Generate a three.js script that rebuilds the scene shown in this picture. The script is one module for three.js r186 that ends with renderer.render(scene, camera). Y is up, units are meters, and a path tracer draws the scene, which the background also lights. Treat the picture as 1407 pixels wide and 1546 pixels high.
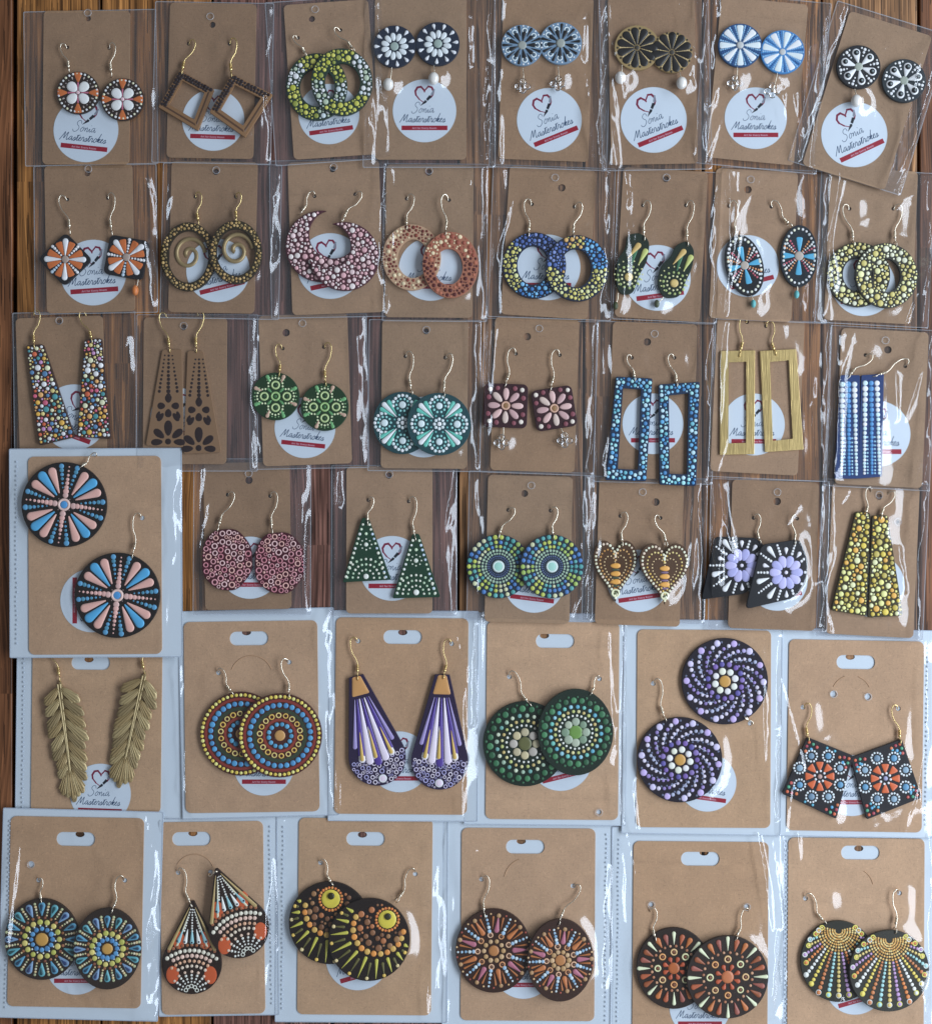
import * as THREE from 'three';
import { mergeGeometries } from 'three/addons/utils/BufferGeometryUtils.js';
import { RectAreaLightUniformsLib } from 'three/addons/lights/RectAreaLightUniformsLib.js';
import { RoundedBoxGeometry } from 'three/addons/geometries/RoundedBoxGeometry.js';

// ---------- camera, light, exposure ----------
const S = 0.0004;                       // metres per unit of the plan (one unit = 0.4 mm)
const W = 1407, H = 1546, EYE = 0.78;
const scene = new THREE.Scene();
const camera = new THREE.PerspectiveCamera(2 * Math.atan(H * S / 2 / (EYE - 5 * S)) * 180 / Math.PI, 931 / 1024, 0.02, 20);
camera.position.set(0, EYE, 0);
camera.up.set(0, 0, -1);
camera.lookAt(0, 0, 0);
scene.add(camera);
const renderer = new THREE.WebGLRenderer({ antialias: true });
renderer.setSize(931, 1024);
renderer.toneMapping = THREE.LinearToneMapping;
renderer.toneMappingExposure = 1.03;
renderer.outputColorSpace = THREE.SRGBColorSpace;
renderer.shadowMap.enabled = true;
scene.background = new THREE.Color().setRGB(0.172, 0.19, 0.216);     // soft light from the room all round
RectAreaLightUniformsLib.init();
const windowLight = new THREE.RectAreaLight(new THREE.Color().setRGB(0.87, 0.99, 1.15), 8.6, 2.2, 0.55);   // daylight through a window at the right
windowLight.position.set(1.17, 0.88, 0.06);
windowLight.lookAt(0, 0, 0);
scene.add(windowLight);

// ---------- helpers ----------
let seed = 12345;
const rnd = () => { seed = (seed * 1664525 + 1013904223) >>> 0; return seed / 4294967296; };
const rr = (a, b) => a + (b - a) * rnd();
const pick = (a) => a[Math.floor(rnd() * a.length)];
const PI = Math.PI, rad = (d) => d * PI / 180;
const taken = {};
function numbered(n) { taken[n] = (taken[n] ?? -1) + 1; return taken[n] ? `${n}_${String(taken[n]).padStart(3, '0')}` : n; }
const cl = (v, a, b) => Math.max(a, Math.min(b, v));
function hash(x, y) { let h = (x * 374761393 + y * 668265263) | 0; h = Math.imul(h ^ (h >>> 13), 1274126177); return ((h ^ (h >>> 16)) >>> 0) / 4294967296; }
function noise(x, y) {
  const i = Math.floor(x), j = Math.floor(y), f = x - i, g = y - j, u = f * f * (3 - 2 * f), v = g * g * (3 - 2 * g);
  return (hash(i, j) * (1 - u) + hash(i + 1, j) * u) * (1 - v) + (hash(i, j + 1) * (1 - u) + hash(i + 1, j + 1) * u) * v;
}
const ALB = [0.66, 0.72, 0.80];          // the whitest paper's look under this light, to turn a seen colour into a base colour
const colors = {};
function col(hex) {
  if (!colors[hex]) {
    const c = new THREE.Color(hex), l = (0.3 * c.r + 0.6 * c.g + 0.1 * c.b) * 0.1;
    c.setRGB((c.r * 0.9 + l) * 0.95, (c.g * 0.9 + l) * 0.95, (c.b * 0.9 + l) * 0.95);
    colors[hex] = new THREE.Color().setRGB(cl(c.r / ALB[0], 0.012, 0.88), cl(c.g / ALB[1], 0.012, 0.88), cl(c.b / ALB[2], 0.012, 0.88));
  }
  return colors[hex];
}
const mats = {};
function paintMat(hex) { return mats['p' + hex] ??= new THREE.MeshPhysicalMaterial({ color: col(hex), roughness: 0.42, specularIntensity: 0.8, clearcoat: 0.15, clearcoatRoughness: 0.2 }); }
function plateMat(hex) { return mats['b' + hex] ??= new THREE.MeshPhysicalMaterial({ color: col(hex).clone().multiplyScalar(col(hex).r * 0.3 + col(hex).g * 0.6 > 0.15 ? 0.95 : 0.55), roughness: 0.5, specularIntensity: 0.55 }); }
const mixMat = new THREE.MeshPhysicalMaterial({ color: 0xffffff, vertexColors: true, roughness: 0.42, specularIntensity: 0.8, clearcoat: 0.15, clearcoatRoughness: 0.2 });
const silver = new THREE.MeshStandardMaterial({ color: new THREE.Color().setRGB(0.90, 0.80, 0.64), metalness: 1, roughness: 0.28 });
const gold = new THREE.MeshStandardMaterial({ color: new THREE.Color().setRGB(0.86, 0.66, 0.30), metalness: 1, roughness: 0.28 });
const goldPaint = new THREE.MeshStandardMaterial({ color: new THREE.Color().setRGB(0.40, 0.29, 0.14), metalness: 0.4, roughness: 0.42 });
const pearlMat = new THREE.MeshPhysicalMaterial({ color: new THREE.Color().setRGB(0.80, 0.76, 0.70), roughness: 0.28, clearcoat: 0.8, sheen: 0.3 });
const crystalMat = new THREE.MeshPhysicalMaterial({ color: 0xffffff, roughness: 0.05, transmission: 1, thickness: 0.003, ior: 1.6 });

function mesh(name, geo, mat, parent) {
  const m = new THREE.Mesh(geo, mat); m.name = name; m.castShadow = true; m.receiveShadow = true; parent.add(m); return m;
}
function tag(o, label, category, group) { o.userData.label = label; o.userData.category = category; if (group) o.userData.group = group; return o; }
// outline lists are [x, y] with y down the picture; geometry has y up, z down the picture, in metres
function toShape(out, holes = []) {
  const s = new THREE.Shape(out.map(([x, y]) => new THREE.Vector2(x, -y)));
  for (const h of holes) s.holes.push(new THREE.Path(h.map(([x, y]) => new THREE.Vector2(x, -y))));
  return s;
}
function slab(out, holes, depth, bevel = 0.3, z = 0) {
  const g = new THREE.ExtrudeGeometry(toShape(out, holes), { depth: depth - 2 * bevel, bevelEnabled: bevel > 0, bevelThickness: bevel, bevelSize: bevel, bevelOffset: -bevel, bevelSegments: 2, curveSegments: 1 });
  g.translate(0, 0, bevel + z); g.rotateX(-PI / 2); g.scale(S, S, S); return g;
}
const circle = (x, y, r, n = 40, ry = r) => Array.from({ length: n }, (_, i) => [x + r * Math.cos(i / n * 2 * PI), y + ry * Math.sin(i / n * 2 * PI)]);
function rrect(cx, cy, w, h, r, n = 5) {
  const o = [];
  for (const [sx, sy, a] of [[1, -1, -90], [1, 1, 0], [-1, 1, 90], [-1, -1, 180]])
    for (let i = 0; i <= n; i++) { const t = rad(a + 90 * i / n); o.push([cx + sx * (w / 2 - r) + r * Math.cos(t), cy + sy * (h / 2 - r) + r * Math.sin(t)]); }
  return o;
}
function roundPoly(p, r, n = 4) {
  const o = [], N = p.length;
  for (let i = 0; i < N; i++) {
    const a = p[(i + N - 1) % N], b = p[i], c = p[(i + 1) % N];
    const la = Math.hypot(a[0] - b[0], a[1] - b[1]), lc = Math.hypot(c[0] - b[0], c[1] - b[1]), k = Math.min(r, la * 0.45, lc * 0.45);
    const q = [b[0] + (a[0] - b[0]) / la * k, b[1] + (a[1] - b[1]) / la * k], s = [b[0] + (c[0] - b[0]) / lc * k, b[1] + (c[1] - b[1]) / lc * k];
    for (let j = 0; j <= n; j++) { const t = j / n; o.push([(1 - t) * (1 - t) * q[0] + 2 * t * (1 - t) * b[0] + t * t * s[0], (1 - t) * (1 - t) * q[1] + 2 * t * (1 - t) * b[1] + t * t * s[1]]); }
  }
  return o;
}
const rot2 = (x, y, d) => { const c = Math.cos(rad(d)), s = Math.sin(rad(d)); return [x * c - y * s, x * s + y * c]; };
function inPoly(x, y, p) {
  let c = false;
  for (let i = 0, j = p.length - 1; i < p.length; j = i++) if ((p[i][1] > y) !== (p[j][1] > y) && x < (p[j][0] - p[i][0]) * (y - p[i][1]) / (p[j][1] - p[i][1]) + p[i][0]) c = !c;
  return c;
}
// a low rounded blob of paint over an outline that is star-shaped about its middle (units of the plan)
function dome(out, h, mid) {
  const n = out.length, pos = [], idx = [];
  const c = mid ?? [out.reduce((s, p) => s + p[0], 0) / n, out.reduce((s, p) => s + p[1], 0) / n];
  for (const [k, z] of [[1, -0.3], [0.93, h * 0.55], [0.6, h * 0.93]]) for (const p of out) pos.push((c[0] + (p[0] - c[0]) * k) * S, z * S, (c[1] + (p[1] - c[1]) * k) * S);
  pos.push(c[0] * S, h * S, c[1] * S);
  for (let r = 0; r < 2; r++) for (let i = 0; i < n; i++) { const a = r * n + i, b = r * n + (i + 1) % n; idx.push(a, a + n, b, b, a + n, b + n); }
  for (let i = 0; i < n; i++) idx.push(2 * n + i, 3 * n, 2 * n + (i + 1) % n);
  const g = new THREE.BufferGeometry();
  g.setAttribute('position', new THREE.Float32BufferAttribute(pos, 3)); g.setIndex(idx); g.computeVertexNormals();
  return g;
}
const dropOut = (L, w) => { const o = [], hr = w / 2, hx = L - hr; for (let i = 0; i <= 10; i++) { const t = rad(-100 + 20 * i); o.push([hx + hr * Math.cos(t), hr * Math.sin(t)]); } o.push([hx * 0.5, hr * 0.62], [0, hr * 0.14], [0, -hr * 0.14], [hx * 0.5, -hr * 0.62]); return o; };
const petalOut = (L, w) => Array.from({ length: 14 }, (_, i) => { const t = i / 14 * 2 * PI; return [L / 2 + L / 2 * Math.cos(t), w / 2 * Math.sin(t) * (1 + 0.18 * Math.cos(t))]; });
const wedgeOut = (L, w) => [[0, -w * 0.1], [L * 0.5, -w * 0.36], [L * 0.93, -w / 2], [L, -w * 0.3], [L, w * 0.3], [L * 0.93, w / 2], [L * 0.5, w * 0.36], [0, w * 0.1]];
const geoCache = {};
const cached = (key, f) => geoCache[key] ??= f();
const dotGeo = (n) => cached('dot' + n, () => dome(circle(0, 0, 1, n), 0.48, [0, 0]));
const oGeo = (n) => cached('o' + n, () => { const g = new THREE.TorusGeometry(0.76, 0.23, 5, n); g.rotateX(PI / 2); g.scale(1, 0.8, 1); g.scale(S, S, S); g.deleteAttribute('uv'); return g; });

class Painter {
  constructor(group, top, rot, outline, holes) {
    Object.assign(this, { g: group, top, rot, out: outline, holes, bits: [] });
    this.xs = outline.map((p) => p[0]); this.ys = outline.map((p) => p[1]);
    this.box = [Math.min(...this.xs), Math.min(...this.ys), Math.max(...this.xs), Math.max(...this.ys)];
  }
  put(name, geo, hex, x, y, ang, sc, big, sy = 1, lift = 0) {
    if (this.flat) sy *= 0.3;       // x, y before the piece's own turn
    const [px, py] = rot2(x, y, this.rot), a = -rad(ang + this.rot);
    if (big) {
      const m = mesh(name, geo, paintMat(hex), this.g);
      m.position.set(px * S, (this.top + lift) * S, py * S); m.rotation.y = a; m.scale.set(sc, sc * sy, sc); return m;
    }
    const g = geo.clone(); g.applyMatrix4(new THREE.Matrix4().compose(new THREE.Vector3(px * S, (this.top + lift) * S, py * S), new THREE.Quaternion().setFromAxisAngle(new THREE.Vector3(0, 1, 0), a), new THREE.Vector3(sc, sc * sy, sc)));
    const n = g.attributes.position.count, c = new Float32Array(n * 3), k = col(hex), v = rr(0.93, 1.06);
    for (let i = 0; i < n; i++) { c[3 * i] = k.r * v; c[3 * i + 1] = k.g * v; c[3 * i + 2] = k.b * v; }
    g.setAttribute('color', new THREE.BufferAttribute(c, 3)); this.bits.push(g);
  }
  dot(x, y, r, hex, lift = 0) { this.put('painted_dot', dotGeo(r > 4 ? 14 : 8), hex, x + rr(-0.25, 0.25), y + rr(-0.25, 0.25), rr(0, 90), r * rr(0.93, 1.06), r >= 5, Math.min(0.95, 3.4 / r) * rr(0.7, 1.1), lift); }
  o(x, y, r, hex, inner) { this.put('painted_ring', oGeo(r > 4 ? 16 : 10), hex, x, y, 0, r, r >= 5); if (inner) this.dot(x, y, r * 0.42, inner); }
  drop(x, y, ang, L, w, hex) { this.put('painted_drop', cached(`d${L.toFixed(1)}|${w.toFixed(1)}`, () => dome(dropOut(L, w), Math.min(1.6, w * 0.25), [L - w / 2, 0])), hex, x, y, ang, 1, L >= 13); }
  petal(x, y, ang, L, w, hex) { this.put('painted_petal', cached(`p${L.toFixed(1)}|${w.toFixed(1)}`, () => dome(petalOut(L, w), Math.min(1.5, w * 0.22), [L / 2, 0])), hex, x, y, ang, 1, L >= 12); }
  wedge(x, y, ang, L, w, hex) { this.put('painted_wedge', cached(`w${L.toFixed(1)}|${w.toFixed(1)}`, () => dome(wedgeOut(L, w), 0.7, [L * 0.6, 0])), hex, x, y, ang, 1, L >= 12); }
  patch(pts, hex, h = 0.5) { this.put('painted_patch', dome(pts, h), hex, 0, 0, 0, 1, true); }
  polar(a, r, cx = 0, cy = 0) { return [cx + r * Math.cos(rad(a)), cy + r * Math.sin(rad(a))]; }
  ring(n, R, r, hexes, ph = 0, cx = 0, cy = 0, kind = 'dot', ry = 1) {
    for (let i = 0; i < n; i++) { const a = ph + 360 / n * i; this[kind](cx + R * Math.cos(rad(a)), cy + R * ry * Math.sin(rad(a)), r * rr(0.93, 1.05), Array.isArray(hexes) ? hexes[i % hexes.length] : hexes); }
  }
  fan(n, r0, r1, w, hexes, ph = 0, kind = 'drop', cx = 0, cy = 0) {
    for (let i = 0; i < n; i++) { const a = ph + 360 / n * i, [x, y] = this.polar(a, r0, cx, cy); this[kind](x, y, a, r1 - r0, w, Array.isArray(hexes) ? hexes[i % hexes.length] : hexes); }
  }
  ray(a, r0, r1, k, d0, d1, hexes, cx = 0, cy = 0) {
    for (let i = 0; i < k; i++) { const t = k > 1 ? i / (k - 1) : 0, [x, y] = this.polar(a, r0 + (r1 - r0) * t, cx, cy); this.dot(x, y, d0 + (d1 - d0) * t, Array.isArray(hexes) ? hexes[i % hexes.length] : hexes); }
  }
  rays(n, r0, r1, k, d0, d1, hexes, ph = 0) { for (let i = 0; i < n; i++) this.ray(ph + 360 / n * i, r0, r1, k, d0, d1, Array.isArray(hexes) ? hexes[i % hexes.length] : hexes); }
  inside(x, y, r) {
    for (let i = 0; i < 8; i++) { const px = x + (r + 0.4) * Math.cos(i * PI / 4), py = y + (r + 0.4) * Math.sin(i * PI / 4); if (!inPoly(px, py, this.out)) return false; for (const h of this.holes) if (inPoly(px, py, h)) return false; }
    return true;
  }
  scatter(radii, hexFn, kind = 'dot', gap = 0.5, box = this.box, tries = 1) {     // radii: [radius, how many]
    const placed = this.placed ??= [];
    for (const [r, n] of radii) {
      let left = n, t = n * 60 * tries;
      while (left > 0 && t-- > 0) {
        const x = rr(box[0], box[2]), y = rr(box[1], box[3]), q = r * rr(0.88, 1.1);
        if (!this.inside(x, y, q) || placed.some((p) => (p[0] - x) ** 2 + (p[1] - y) ** 2 < (p[2] + q + gap) ** 2)) continue;
        placed.push([x, y, q]); left--;
        const c = typeof hexFn === 'function' ? hexFn(x, y, r) : pick(hexFn);
        const k = typeof kind === 'function' ? kind(r) : kind;
        this[k](x, y, q, c);
      }
    }
  }
  edgeDots(pts, step, r, hex, closed = true) {    // dots along a line
    const P = closed ? [...pts, pts[0]] : pts; let carry = 0;
    for (let i = 0; i + 1 < P.length; i++) {
      const [a, b] = [P[i], P[i + 1]], L = Math.hypot(b[0] - a[0], b[1] - a[1]); let d = carry;
      for (; d < L; d += step) this.dot(a[0] + (b[0] - a[0]) * d / L, a[1] + (b[1] - a[1]) * d / L, r * rr(0.9, 1.08), Array.isArray(hex) ? pick(hex) : hex);
      carry = d - L;
    }
  }
  done() { if (this.bits.length) { const m = mesh('painted_dots', mergeGeometries(this.bits), mixMat, this.g); m.userData.kind = 'stuff'; } }
}
const shrink = (pts, k, dx = 0, dy = 0) => pts.map(([x, y]) => [x * k + dx, y * k + dy]);
// ---------- the table: long boards under everything ----------
function canvasTex(w, h, draw, srgb = true) {
  const c = document.createElement('canvas'); c.width = w; c.height = h; draw(c.getContext('2d'), w, h);
  const t = new THREE.CanvasTexture(c); t.wrapS = t.wrapT = THREE.RepeatWrapping; if (srgb) t.colorSpace = THREE.SRGBColorSpace; t.anisotropy = 8; return t;
}
function dataTex(w, h, f, srgb) {
  const d = new Uint8Array(w * h * 4);
  for (let y = 0; y < h; y++) for (let x = 0; x < w; x++) { const c = f(x, y); for (let k = 0; k < 3; k++) d[(y * w + x) * 4 + k] = cl(c[k] * 255, 0, 255); d[(y * w + x) * 4 + 3] = 255; }
  const t = new THREE.DataTexture(d, w, h); t.wrapS = t.wrapT = THREE.RepeatWrapping; t.magFilter = THREE.LinearFilter; t.minFilter = THREE.LinearMipmapLinearFilter; t.generateMipmaps = true;
  if (srgb) t.colorSpace = THREE.SRGBColorSpace; t.needsUpdate = true; return t;
}
const grain = (x, y) => { const w = noise(x * 0.012, y * 0.004) * 26; return 0.35 * noise((x + w) * 0.35, y * 0.012) + 0.3 * noise((x + w) * 0.12, y * 0.006 + 7) + 0.2 * noise((x + w) * 0.9, y * 0.03) + 0.15 * noise(x * 0.03, y * 0.02 + 3); };
const woodMap = dataTex(512, 1024, (x, y) => { const g = grain(x, y), v = 0.64 + 0.5 * (g - 0.5) * 2 * 0.95; const dark = noise(x * 0.5, y * 0.014 + 40) > 0.8 ? 0.6 : noise(x * 0.23 + 11, y * 0.009 + 5) > 0.83 ? 0.7 : 1; return [v * dark, v * dark * (0.96 + 0.06 * g), v * dark * (0.92 + 0.1 * g)]; }, true);
const woodBump = dataTex(512, 1024, (x, y) => { const g = grain(x, y); return [g, g, g]; }, false);
const boardTone = (r, g, b) => new THREE.MeshPhysicalMaterial({ color: new THREE.Color().setRGB(r, g, b), map: woodMap, bumpMap: woodBump, bumpScale: 0.00012, roughness: 0.42, specularIntensity: 0.7 });
const tones = { amber: boardTone(0.88, 0.38, 0.115), red: boardTone(0.42, 0.165, 0.07), plum: boardTone(0.52, 0.245, 0.185), brown: boardTone(0.70, 0.35, 0.155), deep: boardTone(0.10, 0.045, 0.03) };
{
  const table = new THREE.Group(); table.name = 'table_top'; table.userData = { kind: 'structure', label: 'brown varnished wooden boards with dark gaps under all the bags' };
  scene.add(table);
  // [left, right, tones down the board with where each ends]
  const boards = [[-420, -205, 'brown'], [-202, 17, 'red'], [24, 150, 'amber'], [153, 318, 'amber'], [321, 498, 'plum'], [503, 690, 'plum'], [693, 880, 'brown'], [883, 1060, 'brown'], [1063, 1240, 'amber'], [1243, 1386, 'brown'], [1390, 1600, 'red'], [1603, 1830, 'brown']];
  boards.forEach(([a, b, t], i) => {
    const g = new RoundedBoxGeometry((b - a) * S, 0.018, 1.1, 2, 0.0008);
    const p = g.attributes.position, n = g.attributes.normal, uv = g.attributes.uv;
    for (let k = 0; k < p.count; k++) uv.setXY(k, (p.getX(k) + i * 0.137) / 0.13, (p.getZ(k) + i * 0.31) / 0.42);
    const m = mesh('plank', g, tones[t], table); m.position.set(((a + b) / 2 - W / 2) * S, -0.009, 0);
  });
  const under = mesh('underside', new THREE.BoxGeometry(0.96, 0.02, 1.1), tones.deep, table); under.position.set(0, -0.0285, 0);
}

// ---------- the round sticker every card carries ----------
const letters = {
  S: [[[1.0, 1.6], [0.9, 2.05], [0.4, 2.15], [0.1, 1.7], [0.35, 1.25], [0.75, 1.05], [0.95, 0.55], [0.6, -0.05], [0.05, -0.05], [-0.15, 0.35]], 1.15],
  M: [[[-0.15, 0], [0.25, 1.1], [0.45, 1.9], [0.5, 1.2], [0.55, 0.1], [0.85, 1.2], [1.08, 1.85], [1.1, 1.1], [1.15, 0.1], [1.4, 0.1], [1.55, 0.4]], 1.55],
  o: [[[0.45, 0.95], [0.12, 0.65], [0.15, 0.15], [0.45, 0.02], [0.68, 0.4], [0.55, 0.85], [0.62, 0.75], [0.85, 0.8]], 0.82],
  n: [[[0, 0.75], [0.12, 0.9], [0.14, 0.0], [0.2, 0.6], [0.45, 0.95], [0.55, 0.6], [0.55, 0.1], [0.72, 0.05], [0.85, 0.3]], 0.82],
  i: [[[0, 0.3], [0.2, 0.9], [0.2, 0.15], [0.35, 0.03], [0.5, 0.3]], 0.45],
  a: [[[0.65, 0.85], [0.35, 0.98], [0.08, 0.55], [0.2, 0.05], [0.5, 0.25], [0.65, 0.85], [0.66, 0.15], [0.8, 0.03], [0.95, 0.3]], 0.9],
  s: [[[0, 0.2], [0.3, 1.0], [0.5, 0.45], [0.3, 0.0], [0.1, 0.12], [0.4, 0.05], [0.65, 0.3]], 0.62],
  t: [[[0, 0.3], [0.3, 1.7], [0.2, 0.3], [0.35, 0.02], [0.55, 0.3]], 0.5],
  e: [[[0, 0.35], [0.4, 0.6], [0.4, 0.95], [0.15, 0.85], [0.1, 0.3], [0.35, 0.02], [0.65, 0.3]], 0.6],
  r: [[[0, 0.3], [0.2, 1.05], [0.3, 0.85], [0.5, 0.85], [0.45, 0.2], [0.6, 0.03], [0.7, 0.3]], 0.66],
  k: [[[0, 0.3], [0.35, 1.9], [0.3, 1.95], [0.2, 0.9], [0.15, 0.0], [0.25, 0.6], [0.5, 0.95], [0.55, 0.7], [0.25, 0.5], [0.5, 0.05], [0.7, 0.25]], 0.66],
};
function script(c, word, x, y, u, lw) {
  c.lineWidth = lw; c.lineCap = c.lineJoin = 'round'; c.beginPath();
  for (const ch of word) {
    const [pts, adv] = letters[ch], q = pts.map(([a, b]) => [x + (a + b * 0.32) * u, y - b * u]);
    c.moveTo(...q[0]);
    for (let i = 1; i + 1 < q.length; i++) c.quadraticCurveTo(q[i][0], q[i][1], (q[i][0] + q[i + 1][0]) / 2, (q[i][1] + q[i + 1][1]) / 2);
    c.lineTo(...q[q.length - 1]);
    if (ch === 'i') { c.moveTo(x + (0.2 + 0.42) * u, y - 1.3 * u); c.lineTo(x + (0.24 + 0.42) * u, y - 1.34 * u); }
    if (ch === 't') { c.moveTo(x + (0.0 + 0.42) * u, y - 1.2 * u); c.lineTo(x + (0.55 + 0.42) * u, y - 1.28 * u); }
    x += adv * u;
  }
  c.stroke();
}
const stickerMap = canvasTex(512, 512, (c, w) => {
  const X = (v) => 256 + v * 250;
  c.fillStyle = '#f1f1f1'; c.fillRect(0, 0, w, w);
  c.strokeStyle = '#8e1238'; c.lineCap = 'round';
  const heart = [[-0.02, -0.26], [-0.16, -0.36], [-0.27, -0.5], [-0.29, -0.62], [-0.22, -0.74], [-0.11, -0.76], [-0.02, -0.66], [0.0, -0.6], [0.03, -0.67], [0.12, -0.77], [0.23, -0.74], [0.28, -0.62], [0.25, -0.5], [0.2, -0.43]];
  for (let i = 0; i + 1 < heart.length; i++) { c.lineWidth = 6 + 10 * Math.abs(Math.sin(i / heart.length * PI * 2)); c.beginPath(); c.moveTo(X(heart[i][0]), X(heart[i][1])); c.lineTo(X(heart[i + 1][0]), X(heart[i + 1][1])); c.stroke(); }
  c.fillStyle = '#141a24';
  const poly = (p) => { c.beginPath(); p.forEach(([a, b], i) => (i ? c.lineTo(X(a), X(b)) : c.moveTo(X(a), X(b)))); c.closePath(); c.fill(); };
  poly([[-0.14, -0.15], [0.02, -0.34], [0.08, -0.31], [0.06, -0.26]]);
  poly([[0.05, -0.37], [0.16, -0.5], [0.23, -0.44], [0.1, -0.31]]);
  c.fillStyle = '#9a9aa0'; poly([[0.19, -0.52], [0.29, -0.7], [0.33, -0.67], [0.25, -0.47]]);
  c.strokeStyle = '#26405e';
  script(c, 'Sonia', X(-0.4), X(0.07), 41, 3.6);
  script(c, 'Masterstrokes', X(-0.76), X(0.37), 37.5, 4.4);
  c.fillStyle = '#b0182e'; c.fillRect(X(-0.72), X(0.47), X(0.72) - X(-0.72), 36);
  c.fillStyle = '#e9b4bb'; c.font = 'bold 21px sans-serif'; c.textAlign = 'center'; c.textBaseline = 'middle'; c.fillText('Art for Every Room', 256, X(0.47) + 19);
  c.strokeStyle = '#d8d4cd'; c.lineWidth = 5; c.beginPath(); c.arc(256, 256, 250, 0, 2 * PI); c.stroke();
});
const stickerMat = new THREE.MeshPhysicalMaterial({ map: stickerMap, color: new THREE.Color().setRGB(0.75, 0.83, 0.91), roughness: 0.4 });
const stickerEdge = new THREE.MeshStandardMaterial({ color: new THREE.Color().setRGB(0.72, 0.70, 0.66), roughness: 0.6 });
function stickerGeo(r) {
  const g = slab(circle(0, 0, r, 56), [], 0.35, 0.06), p = g.attributes.position, uv = g.attributes.uv;
  for (let i = 0; i < p.count; i++) uv.setXY(i, 0.5 + p.getX(i) / S / r * 0.4885, 0.5 - p.getZ(i) / S / r * 0.4885);
  return g;
}

// ---------- kraft card ----------
const kraftMap = dataTex(512, 512, (x, y) => {
  const f = noise(x * 0.9, y * 0.12) * 0.5 + noise(x * 0.12, y * 0.9 + 50) * 0.5, b = noise(x * 0.02, y * 0.02), s = noise(x * 0.7 + 90, y * 0.7);
  const gx = Math.floor(x / 14), gy = Math.floor(y / 14), fa = hash(gx, gy) * 6.3, fx = x - gx * 14 - 7, fy = y - gy * 14 - 7, fu = fx * Math.cos(fa) + fy * Math.sin(fa), fv = -fx * Math.sin(fa) + fy * Math.cos(fa) + 0.05 * fu * fu * (hash(gy, gx) - 0.5);
  const fib = Math.abs(fv) < 0.75 && Math.abs(fu) < 2 + 5 * hash(gx + 9, gy) ? (hash(gx, gy + 5) - 0.55) * 0.22 : 0;
  const v = 0.86 + fib + 0.09 * (f - 0.5) + 0.045 * (b - 0.5) + (s > 0.88 ? -0.08 : s < 0.08 ? 0.05 : 0); return [v, v, v];
}, true);
kraftMap.repeat.set(1 / 230, 1 / 230);
const kraft = [[0.47, 0.284, 0.161], [0.43, 0.26, 0.149], [0.52, 0.325, 0.194], [0.47, 0.298, 0.178], [0.72, 0.45, 0.268], [0.695, 0.422, 0.238], [0.785, 0.495, 0.295], [0.745, 0.465, 0.268]].map(([r, g, b]) => new THREE.MeshStandardMaterial({ color: new THREE.Color().setRGB(r, g, b), map: kraftMap, roughness: 0.82, bumpMap: kraftMap, bumpScale: 0.00006 }));

// ---------- plastic bags ----------
const filmMat = new THREE.MeshPhysicalMaterial({ color: new THREE.Color().setRGB(0.985, 0.985, 0.985), transmission: 1, thickness: 0, roughness: 0.12, ior: 1.6 });
const backFilmMat = new THREE.MeshPhysicalMaterial({ color: new THREE.Color().setRGB(0.95, 0.95, 0.96), transmission: 0.985, thickness: 0, roughness: 0.1, ior: 1.5 });
const whiteFilm = new THREE.MeshPhysicalMaterial({ color: new THREE.Color().setRGB(0.66, 0.73, 0.79), roughness: 0.35, clearcoat: 0.3, side: THREE.DoubleSide });
const seamMat = new THREE.MeshPhysicalMaterial({ color: new THREE.Color().setRGB(0.9, 0.92, 0.95), transmission: 0.84, thickness: 0, roughness: 0.22, ior: 1.5 });
for (const m of [filmMat, backFilmMat, seamMat]) m.side = THREE.DoubleSide;

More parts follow.
